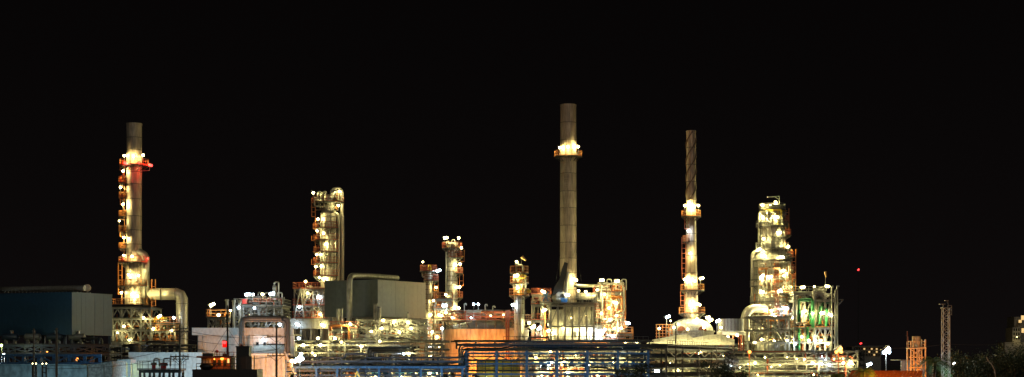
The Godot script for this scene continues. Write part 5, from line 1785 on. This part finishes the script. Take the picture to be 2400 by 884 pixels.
	pipework(t, X(760, 236), X(1086, 236), 2.5, 6.2, -235.5, -239, 90, ["silver", "clad", "steel", "blue_b", "orange", "cream"], 0.08, 0.24)
	lamps(t, 236, 900, [[1007, 874, "w", 1.0, 0.9, 1.0], [1027, 875, "w", 1.0, 0.9, 1.0], [940, 884, "w", 1.0, 0.6, 0.8], [880, 884, "w", 1.0, 0.5, 0.8], [820, 880, "s", 1.0, 0.5, 0.8]], 0.4, 0.01)
	b = Buf.new()
	var af := thing("a_frame", "yellow A-shaped ladder standing under the low blue rack", "ladder", Vector3(X(837, 221), 0, -221))
	for q in [-1, 1]:
		b = Buf.new()
		b.bar(Vector3(X(837, 221) + q * 2.1, 0, -221), W(837, 870, 221), 0.14)
		part(b, "leg", M.yellow, af)
	b = Buf.new()
	b.bar(W(833, 879, 220.9), W(841, 879, 220.9), 0.1)
	part(b, "rung", M.yellow, af)
	# the long rack that runs away to the right
	t = thing("pipe_rack", "long dark rack receding behind the bushes towards the palms", "pipe rack", Vector3(20, 0, -240))
	var A := Vector3(20.2, 0, -240)
	var B := Vector3(96, 0, -450)
	rack(t, A, B, 6, 22, [5.0, 6.4, 7.9, 9.3], "dark", [[9.3, 5, 0.12, 0.26, ["dark", "navy", "dark"]], [7.9, 5, 0.12, 0.26, ["steel", "dark", "navy"]], [6.4, 3, 0.1, 0.2, ["dark", "navy"]], [5.0, 3, 0.1, 0.2, ["dark", "navy"]]], "dark", 0.28)
	b = Buf.new()
	var sd := (B - A).normalized().cross(Vector3.UP) * 3.2
	rails(b, [A - sd * -1 + Vector3(0, 9.5, 0), B - sd * -1 + Vector3(0, 9.5, 0)], 0.8, 1.6)
	part(b, "railing", M.dark, t)
	b = Buf.new()
	for k in 4:
		var c := W(1832 + 9 * k, 806 + 1.5 * k, 362)
		b.path(bend([c, c + Vector3(0, 1.0, 0), c + Vector3(0.9, 1.0, 0), c + Vector3(0.9, -0.2, 0)], 0.4), 0.16, 8)
	part(b, "valve_loops", M.dark, t)
	t = thing("tank_farm_pipes", "lamp-lit pipework behind the long dark receding rack", "steel structure", Vector3(X(1780, 300), 0, -300))
	ys = frame(t, 1525, 2010, 278, 4, [862, 842, 822], 20, "steel", "", 1, "dark")
	pipework(t, X(1525, 278), X(2010, 278), 3.0, 9.0, -277.6, -281, 290, ["silver", "clad", "steel", "clad_b", "redrail", "dark"], 0.06, 0.2)
	var list := []
	for k in 26:
		list.append([1532 + 18.6 * k + rng.randf_range(-6, 6), rng.randf_range(830, 880), "w" if rng.randf() < 0.8 else "c", 0.9, rng.randf_range(0.12, 0.4), rng.randf_range(0.35, 0.65)])
	list.append_array([[1537, 870, "c", 0.9, 0.9, 1.2], [1588, 868, "w", 0.9, 0.9, 1.0], [1770, 851, "g", 0.9, 0.9, 1.1], [1905, 851, "w", 0.9, 0.7], [1926, 853, "w", 0.9, 0.8, 1.1], [1944, 855, "c", 0.9, 0.6], [1977, 851, "w", 0.9, 0.6], [1991, 853, "w", 0.9, 0.9, 1.2], [1640, 826, "w", 0.9, 0.6], [1655, 836, "s", 0.9, 0.6]])
	lamps(t, 278, 1780, list, 0.4, 0.003)

func right_side() -> void:
	street_lamp("orange sodium lamp post in front of the fat elbow duct", 1757, 825, 236, "s", 0.7, "", 1.1, "orange")
	street_lamp("orange sodium lamp post in front of the frame with green pipes", 1966, 821, 236, "s", 1.2, "", 2.1, "orange")
	street_lamp("dazzling white lamp post behind the orange roof", 2078, 822, 226, "c", 3.0, "", 2.2)
	street_lamp("blue-white lamp post left of the orange-lit water tower", 2035, 855, 262, "c", 0.8, "", 1.3)
	street_lamp("small white lamp in the dark trees by the lattice mast", 2236, 852, 232, "c", 0.02, "", 0.8)
	# far beacon mast
	var d := 900.0
	var t := thing("beacon_mast", "thin far-off mast carrying a lone red beacon", "mast", Vector3(X(2012, d), 0, -d))
	var b := Buf.new()
	b.tube(Vector3(X(2012, d), 0, -d), W(2012, 633, d), 0.35, 8, 0.12)
	part(b, "pole", M.black, t)
	lamp(t, W(2012, 632, d), "r", [], 3.0, 2.6)
	# far office block with red light
	d = 620.0
	t = thing("office_block", "dim distant office block topped by a red light", "building", Vector3(X(2030, d), 0, -d))
	b = Buf.new()
	b.box(Vector3(X(2032, d), Y(813, d) / 2, -d - 6), Vector3(X(2066, d) - X(1998, d), Y(813, d), 11))
	part(b, "wall", M.concrete, t)
	for j in 3:
		for k in 11:
			b = Buf.new()
			b.box(W(2003 + 5.8 * k, 818 + 7 * j, d - 0.55), Vector3(0.62, 0.6, 0.1))
			part(b, "window", M["lit_window" if rng.randf() < 0.22 else "window"], t)
	b = Buf.new()
	b.box(W(2032, 812.2, d + 5), Vector3(X(2067, d) - X(1997, d), 0.3, 11.6))
	part(b, "roof", M.concrete, t)
	lamp(t, W(2017, 806, d), "r", [W(2017, 812.5, d)], 1.5, 1.6)
	# lit blocks at the far right
	d = 420.0
	t = thing("tower_block", "tall far tower block with lit rooms behind the dark trees", "building", Vector3(X(2392, d), 0, -d))
	for q in [[2374, 2392, 768, 804, 0.0], [2386, 2420, 742, 850, 3.0], [2350, 2420, 803, 860, -2.0]]:
		b = Buf.new()
		b.box(Vector3((X(q[0], d) + X(q[1], d)) / 2, Y(q[2], d) / 2, -d - q[4] - 3), Vector3(X(q[1], d) - X(q[0], d), Y(q[2], d), 5.9))
		part(b, "wall", M.cream if q[0] < 2380 else M.concrete, t)
	for q in [[2391.5, 753.5, 0.75], [2398, 745, 0.9], [2399, 775, 0.9]]:
		b = Buf.new()
		b.box(W(q[0], q[1], d - 0.02), Vector3(q[2], q[2], 0.2) if q[0] < 2395 else Vector3(q[2], q[2] * 1.3, 0.2))
		part(b, "lit_window", M.lit_window, t)
	for j in 3:
		for k in 3:
			b = Buf.new()
			b.box(W(2377.5 + 5.5 * k, 773 + 10 * j, d + 0.02), Vector3(0.35, 0.7, 0.12))
			part(b, "window", M.window, t)
	lamp(t, W(2384, 790, d - 2.5), "w", [W(2384, 796, d)], 0.08, 0.4)
	# water tower
	d = 238.0
	var s := d / FOCAL
	t = thing("water_tower", "orange-lit cylindrical water tank on a braced steel tower", "water tower", Vector3(X(2147, d), 0, -d))
	b = Buf.new()
	b.lathe(Vector3(X(2148.5, d), Y(817, d), -d), [Vector2(0.1, 0.0), Vector2(10 * s, 0.02), Vector2(10 * s, (817 - 790) * s), Vector2(9 * s, (817 - 788.5) * s), Vector2(0.01, (817 - 788) * s)], 24)
	part(b, "tank", M.skin_orange, t)
	for v in [797.0, 807.0]:
		b = Buf.new()
		b.arc(Vector3(X(2148.5, d), Y(v, d), -d), 9.8 * s, 10.3 * s, 0, TAU, 0.05, 24)
		part(b, "hoop", M.rust, t)
	for u in [2131, 2165]:
		for z in [1.05, -1.05]:
			b = Buf.new()
			b.bar(Vector3(X(u, d), 0, -d + z), Vector3(X(u, d), Y(796 if u > 2150 else 800, d), -d + z), 0.16)
			part(b, "leg", M.skin_orange, t)
	for u in [2141, 2149, 2154]:
		b = Buf.new()
		b.tube(Vector3(X(u, d), 0, -d + 0.3), Vector3(X(u, d), Y(817, d), -d + 0.3), 0.14, 8)
		part(b, "standpipe", M.skin_orange, t)
	var lv := [817, 838, 862]
	for k in 3:
		for z in [1.05, -1.05]:
			b = Buf.new()
			b.bar(W(2131, lv[k], d - z), W(2165, lv[k], d - z), 0.14)
			if k < 2:
				b.bar(W(2131, lv[k], d - z), W(2165, lv[k + 1], d - z), 0.09)
				b.bar(W(2165, lv[k], d - z - 0.1), W(2131, lv[k + 1], d - z - 0.1), 0.09)
			part(b, "bracing", M.skin_orange, t)
	b = Buf.new()
	b.box(W(2148, 816.6, d), Vector3(2.4, 0.1, 2.3))
	rails(b, [W(2129, 816, d - 1.1), W(2167, 816, d - 1.1)], 1.0, 0.8)
	part(b, "gallery", M.skin_orange, t)
	ladder(t, Vector3(X(2128, d), Y(816, d), -d), Y(790, d), Vector3.LEFT, "rust")
	b = Buf.new()
	b.tube(W(2127, 816, d), W(2127, 777, d), 0.07, 6)
	part(b, "aerial", M.rust, t)
	for q in [[2128, 896, 232], [2168, 896, 232], [2148, 900, 231]]:
		street_lamp(nth("tower") + " sodium lamp at the orange-lit water tower's foot, counted from the dazzling lamp post", q[0], q[1], q[2], "s", 2.0, "sodium lamps by the water tower", 0.5, "galv", true)
	# white shed behind it
	d = 252.0
	t = thing("shed", "grey-white corrugated shed behind the water tower", "shed", Vector3(X(2150, d), 0, -d))
	panels(t, Vector3(X(2112, d), 0, -d), Vector3(X(2192, d), 0, -d), 0, Y(845, d), 0.5, ["white0", "white1", "greybox2"], "corrugated_strip", 0.1)
	b = Buf.new()
	b.box(Vector3(X(2152, d), Y(844, d), -d - 3), Vector3(X(2194, d) - X(2110, d), 0.14, 6.6))
	part(b, "roof", M.concrete, t)
	# orange roof
	d = 205.0
	t = thing("jetty_house", "low house with a flat orange roof under the white lamp", "house", Vector3(X(2072, d), 0, -d))
	var y0 := Y(884, d)
	for k in 22:
		b = Buf.new()
		var ua := 1988.0 + 7.8 * k
		b.quad(W(ua, 884, 203.5), W(ua + 7.4, 884, 203.5), W(minf(ua + 16, 2164), 869, 205.2), W(minf(ua + 8.6, 2160), 869, 205.2))
		part(b, "roof_sheet", M.orangeroof, t)
	b = Buf.new()
	b.box(Vector3(X(2075, 207), y0 / 2 - 0.1, -207), Vector3(X(2155, 207) - X(1992, 207), y0 - 0.2, 6))
	part(b, "wall", M.cream, t)
	b = Buf.new()
	b.box(W(2098, 874, 206), Vector3(0.3, 0.7, 0.3))
	part(b, "roof_vent", M.orangeroof, t)
	for q in [[2062, 858, 199], [2112, 862, 199]]:
		street_lamp(nth("roof") + " low sodium lamp from the small palm before the orange roof", q[0], 888, 198, "s", 4.0, "sodium lamps before the orange roof", 0.6, "galv", true)
	# lattice mast
	d = 214.0
	t = thing("lattice_mast", "slender pale lattice mast with two small lamp arms on top", "mast", Vector3(X(2217, d), 0, -d))
	var hw := 0.42
	var xm := X(2217, d)
	var top := Y(722, d)
	for q in [[-1, 1], [1, 1], [1, -1], [-1, -1]]:
		b = Buf.new()
		b.bar(Vector3(xm + q[0] * hw * 1.15, 0, -d + q[1] * hw), Vector3(xm + q[0] * hw, top, -d + q[1] * hw), 0.085)
		part(b, "leg", M.white0, t)
	var n := 20
	for k in n:
		b = Buf.new()
		var ya := top * k / n
		var yb := top * (k + 1) / n
		for z in [hw]:
			b.bar(Vector3(xm - hw, ya, -d + z), Vector3(xm + hw, yb, -d + z), 0.045)
			b.bar(Vector3(xm + hw, ya, -d + z), Vector3(xm - hw, yb, -d + z), 0.045)
			b.bar(Vector3(xm - hw, yb, -d + z), Vector3(xm + hw, yb, -d + z), 0.05)
		for x in [hw, -hw]:
			b.bar(Vector3(xm + x, ya, -d - hw), Vector3(xm + x, yb, -d + hw), 0.035)
		part(b, "lattice_bay", M.white0, t)
	b = Buf.new()
	b.path([Vector3(xm + 0.4, top - 1.0, -d), W(2223, 712, d), W(2221, 706, d), W(2215, 705, d)], 0.05, 6)
	b.bar(W(2211, 722, d), W(2211, 713, d), 0.1)
	b.box(W(2209, 713, d), Vector3(0.75, 0.12, 0.3))
	b.box(W(2219, 705, d), Vector3(0.5, 0.1, 0.3))
	part(b, "lamp_arm", M.steel, t)
	b = Buf.new()
	b.box(Vector3(xm, top, -d), Vector3(1.1, 0.08, 1.1))
	rails(b, [Vector3(xm + 0.1, top - 1.0, -d + 0.55), Vector3(xm + 0.65, top - 1.0, -d + 0.55)], 1.3, 0.4)
	part(b, "head_deck", M.galv, t)
	street_lamp("white lamp post near the foot of the lattice mast", 2212, 892, 211.5, "c", 0.3, "", 0.6, "galv", true)
	# vegetation
	var spots := [[2252, 838, 228, 4.0], [2290, 824, 236, 5.0], [2330, 815, 240, 5.5], [2368, 810, 236, 5.5], [2405, 818, 228, 5.5], [2312, 838, 218, 4.0], [2385, 832, 216, 4.2], [2240, 852, 240, 3.5]]
	var names := ["dark leafy tree just right of the lattice mast", "dark broad tree in the row right of the lattice mast", "tallest dark tree below the far tower block", "dark round tree left of the far tower block", "dark tree crowding the far tower block's foot", "dark low tree with a bare pale branch before the tree row", "dark low tree before the far tower block", "dark shrubby tree behind the lattice mast"]
	for k in spots.size():
		var q: Array = spots[k]
		tree(names[k], Vector3(X(q[0], q[2]), 0, -q[2]), Y(q[1], q[2]) - 0.1, q[3], 3600, ["leaf", "leaf_b"][k % 2])
	var br := thing("bare_branch", "bare pale forked branch sticking out of the dark trees", "branch", Vector3(X(2330, 211), 0, -211))
	b = Buf.new()
	b.path([Vector3(X(2345, 211), 0, -211), W(2332, 868, 211), W(2325, 855, 211), W(2317, 846, 211), W(2313, 838, 211)], 0.07, 6)
	b.tube(W(2317, 846, 211), W(2307, 850, 211), 0.04, 6, 0.02)
	b.tube(W(2325, 855, 211), W(2326, 846, 211), 0.04, 6, 0.02)
	part(b, "stem", M.concrete, br)
	palm("coconut palm rising above the orange roof's left end", Vector3(X(2020, 201), 0, -201), Y(872, 201), 2.1)
	palm("coconut palm with drooping fronds beside the lattice mast", Vector3(X(2187, 211), 0, -211), Y(852, 211), 2.9)
	palm("small palm left of the orange roof", Vector3(X(1955, 203), 0, -203), Y(882, 203), 1.8)
	for q in [["dark bushy tree before the long receding rack", 1684, 838, 218, 3.4], ["dark bush hiding the blue rack's right end", 1480, 858, 216, 2.4], ["low dark bush beside the bushy tree", 1722, 868, 214, 2.4], ["dark shrub under the green pipes' lamps", 1905, 872, 214, 2.4], ["dark shrub left of the small palm", 1930, 876, 212, 2.0], ["dark shrub at the low blue rack's right end", 1040, 877, 214, 1.6], ["dark shrub at the foot of the tall blue rack", 1100, 878, 216, 1.4], ["dark shrub by the white hall's stair", 670, 876, 212, 1.6]]:
		tree(q[0], Vector3(X(q[1], q[3]), 0, -q[3]), Y(q[2], q[3]), q[4], 2400, "leaf", 0.24, "bushes along the quay")

func river_side() -> void:
	utility_pole("slim brown pole left of the taller brown pole before the dark blue box", 79, 770, 196, 0.14, "pole", [])
	utility_pole("stout brown pole before the dark blue box", 132, 769, 194, 0.17, "pole", [])
	utility_pole("dark pole with two crossarm sets before the white annex", 421, 762, 196, 0.14, "dark", [770, 778, 836, 842])
	utility_pole("grey pole with stacked crossarms before the white hall's orange half", 648, 764, 198, 0.15, "pole", [790, 808, 834])
	utility_pole("bare dark pole before the domed furnace", 1584, 757, 208, 0.13, "dark", [])
	utility_pole("thin reddish pole before the beige gabled shed", 243, 855, 198, 0.1, "pole", [])
	# H-frame with small lamps
	var d := 198.0
	var t := thing("mooring_frame", "dark twin-post frame with four tiny lamps by the pale teal shed", "frame", Vector3(X(93, d), 0, -d))
	for u in [76, 84, 99, 108]:
		var q := Buf.new()
		q.bar(Vector3(X(u, d), 0, -d), W(u, 854, d), 0.16)
		part(q, "post", M.black, t)
		lamp(t, W(u, 852.5, d), "w", [], 0.02, 0.28)
	for v in [862, 874]:
		var q := Buf.new()
		q.bar(W(75, v, d), W(86, v, d), 0.12)
		q.bar(W(98, v, d), W(109, v, d), 0.12)
		part(q, "crossbar", M.black, t)
	# wires
	var y := [800.0, 812.0, 826.0, 838.0]
	for k in 4:
		wire(NTH[k] + " cable from the top between the annex pole and hall pole", W(421, 772 + 20 * k, 195.6), W(648, 790 + 15 * k, 197.6), 0.5, "cables between the two crossarm poles")
		wire(NTH[k] + " cable from the top running from annex pole past the sheds", W(421, 774 + 20 * k, 195.7), W(110, 846 + 6 * k, 194), 0.5, "cables left of the annex pole")
	wire("long thin cable strung from the lattice mast over the dark trees", W(2217, 806, 213.5), W(2440, 796, 214), 0.4)
	wire("long thin cable strung from the lattice mast towards the white lamp", W(2217, 807, 213.5), W(1990, 812, 216), 0.4)
	# jetty platform before the annex
	d = 206.0
	t = thing("jetty_platform", "dark steel loading platform with red drums before the white annex", "platform", Vector3(X(372, d), 0, -d))
	var ys := frame(t, 328, 420, d, 2.4, [866.5], 4, "black", "dark", 2, "black")
	for q in [[355, 0.35, 0.9], [378, 0.55, 0.9]]:
		drum_v(Vector3(X(q[0], d), ys[1] + 0.003, -d - 1.2), q[1], q[2], "red", ("slim" if q[1] < 0.4 else "stout") + " red upright drum on the dark loading platform", "red drums on the loading platform")
	# red-brown wharf shed right of the annex pole: bollard floodlights that light the white walls
	for q in [[350, 896, 213, "b", 1.1], [410, 896, 213, "b", 1.1], [455, 896, 212, "b", 1.2], [500, 896, 212, "b", 1.3], [545, 896, 213, "b", 0.9]]:
		street_lamp(nth("quay_cool") + " low cool floodlight from the gatehouse before the white buildings", q[0], q[1], q[2], q[3], q[4], "cool floodlights on the quay", 0.6, "galv", true)
	for q in [[600, 890, 219, 1.4], [625, 890, 220, 2.6], [655, 890, 219, 3.2], [686, 890, 218, 2.4]]:
		street_lamp(nth("quay_sodium") + " low sodium floodlight from the tugboat's funnel before the white hall", q[0], q[1], q[2], "s", q[3], "sodium floodlights on the quay", 0.6, "galv", true)
	for q in [[30, 900, 198, 1.0], [110, 900, 198, 1.0], [180, 900, 198, 0.7]]:
		street_lamp(nth("teal") + " low cool floodlight from the truss bridge's end before the teal shed", q[0], q[1], q[2], "b", q[3], "cool floodlights before the teal shed", 0.5, "galv", true)
	for k in 9:
		street_lamp((NTH[k] + " low quay lamp from the white hall before the blue racks" if k < 8 else "last low quay lamp from the white hall before the blue racks"), 740 + 92 * k, 903, 218, "c", 0.8, "quay lamps before the blue racks", 0.5, "galv", true)
	street_lamp("dazzling white quay lamp between the white hall and the blue rack", 702, 838, 214, "c", 1.2, "", 2.1)
	street_lamp("smaller warm quay lamp beside the dazzling white one", 684, 846, 214, "w", 0.6, "", 1.2)
	# tug
	d = 168.0
	var px := d / FOCAL
	var c := Vector3(X(533, d), -2, -d)
	t = thing("tugboat", "black tugboat with a lit wheelhouse, tall mast and black funnel", "boat", c)
	var b := Buf.new()
	var secs := []
	for k in 13:
		var f := k / 12.0
		var x := X(452, d) + (X(640, d) - X(452, d)) * f
		var w := 2.4 * sqrt(clampf(1.0 - pow(absf(f - 0.55) / 0.56, 2.6), 0.02, 1.0))
		var sheer := 1.9 + 1.6 * pow(1.0 - f, 2.0)
		secs.append([x, w, sheer])
	for k in 12:
		for sd in [-1, 1]:
			var p: Array = secs[k]
			var q: Array = secs[k + 1]
			var lo0 := Vector3(p[0], -2.4, -d + sd * p[1] * 0.75)
			var lo1 := Vector3(q[0], -2.4, -d + sd * q[1] * 0.75)
			var hi0 := Vector3(p[0], p[2], -d + sd * p[1])
			var hi1 := Vector3(q[0], q[2], -d + sd * q[1])
			if sd > 0:
				b.quad(lo0, lo1, hi1, hi0)
			else:
				b.quad(lo1, lo0, hi0, hi1)
		b.quad(Vector3(secs[k][0], secs[k][2] - 0.4, -d + secs[k][1]), Vector3(secs[k + 1][0], secs[k + 1][2] - 0.4, -d + secs[k + 1][1]), Vector3(secs[k + 1][0], secs[k + 1][2] - 0.4, -d - secs[k + 1][1]), Vector3(secs[k][0], secs[k][2] - 0.4, -d - secs[k][1]))
	part(b, "hull", M.hull, t)
	b = Buf.new()
	b.box(Vector3(X(528, d), 3.2, -d), Vector3(X(604, d) - X(462, d), 4.4, 3.4))
	part(b, "deckhouse", M.hull, t)
	b = Buf.new()
	b.box(Vector3(X(534, d), Y(868, d) - 0.4, -d), Vector3(X(609, d) - X(459, d), 1.0, 3.9))
	part(b, "bridge_deck", M.hull, t)
	b = Buf.new()
	b.box(Vector3(X(511, d), (Y(838, d) + Y(868, d)) / 2, -d), Vector3(X(545, d) - X(476, d), Y(838, d) - Y(868, d), 2.6))
	var wh := part(b, "wheelhouse", M.rust, t)
	for q in [477.5, 484.5, 491.5]:
		b = Buf.new()
		b.box(W(q, 847, d - 1.33), Vector3(0.24, 0.5, 0.06), Basis(Vector3.BACK, 0.12))
		part(b, "window_pane", M.cream, wh)
	for q in [503.0, 514.0, 526.0]:
		b = Buf.new()
		b.box(W(q, 850, d - 1.33), Vector3(0.3, 0.55, 0.06))
		part(b, "window_pane", M.window, wh)
	b = Buf.new()
	b.box(W(535, 846, d - 1.33), Vector3(0.2, 0.45, 0.06))
	part(b, "lit_window", M.lit_window, wh)
	b = Buf.new()
	b.box(Vector3(X(509, d), Y(837, d), -d + 0.2), Vector3(X(552, d) - X(472, d), 0.18, 3.6))
	var wr := part(b, "wheelhouse_roof", M.redrail, t)
	b = Buf.new()
	b.box(W(489, 832, d), Vector3(1.1, 0.35, 1.0))
	part(b, "roof_locker", M.hull, wr)
	b = Buf.new()
	b.box(W(528, 832, d), Vector3(0.5, 0.3, 0.6))
	part(b, "roof_locker", M.hull, wr)
	b = Buf.new()
	b.ball(W(508, 824, d - 0.5), Vector3(0.2, 0.16, 0.2))
	b.tube(W(508, 835, d - 0.5), W(508, 826, d - 0.5), 0.05, 6)
	part(b, "searchlight", M.rust, wr)
	b = Buf.new()
	rails(b, [W(503, 836, d - 1.5), W(548, 836, d - 1.5)], 0.45, 0.5)
	part(b, "roof_railing", M.redrail, wr)
	b = Buf.new()
	b.ball(W(484, 859, d - 2.0), Vector3(0.75, 0.34, 0.4))
	part(b, "life_raft", M.black, t)
	b = Buf.new()
	b.box(Vector3(X(571, d), (Y(814, d) + Y(870, d)) / 2, -d), Vector3(X(586, d) - X(556, d), Y(814, d) - Y(870, d), 1.5))
	var fn := part(b, "funnel", M.black, t)
	b = Buf.new()
	b.box(W(571, 813, d), Vector3(1.45, 0.14, 1.65))
	b.tube(W(566, 813, d), W(566, 808, d), 0.12, 8)
	part(b, "funnel_cap", M.black, fn)
	b = Buf.new()
	b.box(W(583, 852, d - 1.0), Vector3(0.6, 1.5, 0.4))
	part(b, "vent_box", M.dark, fn)
	b = Buf.new()
	b.tube(W(533, 838, d), W(533, 716, d), 0.13, 8, 0.06)
	b.bar(W(526, 765, d), W(540, 765, d), 0.06)
	b.bar(W(524, 790, d), W(541, 790, d), 0.06)
	b.box(W(533, 745, d), Vector3(0.3, 0.7, 0.3))
	part(b, "mast", M.black, t)
	for q in [[497, 826], [566, 820]]:
		b = Buf.new()
		b.tube(W(533, 770, d), W(q[0], q[1], d), 0.02, 5)
		part(b, "stay", M.wire, t)
	b = Buf.new()
	b.box(W(526.5, 806, d - 0.1), Vector3(0.4, 0.75, 0.3))
	part(b, "lantern_box", M.red, t)
	b = Buf.new()
	rails(b, [W(460, 868, d - 1.8), W(556, 868, d - 1.8)], 0.7, 0.7)
	part(b, "bulwark_rail", M.hull, t)
	lamp(t, W(526, 803, d - 0.45), "r", [W(533, 803, d)], 0.25, 0.8)
	lamp(t, W(520, 841, d - 1.75), "s", [W(520, 837.5, d - 1.2)], 0.12, 0.7)
	lamp(t, W(502, 842, d - 1.75), "s", [W(502, 837.5, d - 1.2)], 0.03, 0.3)
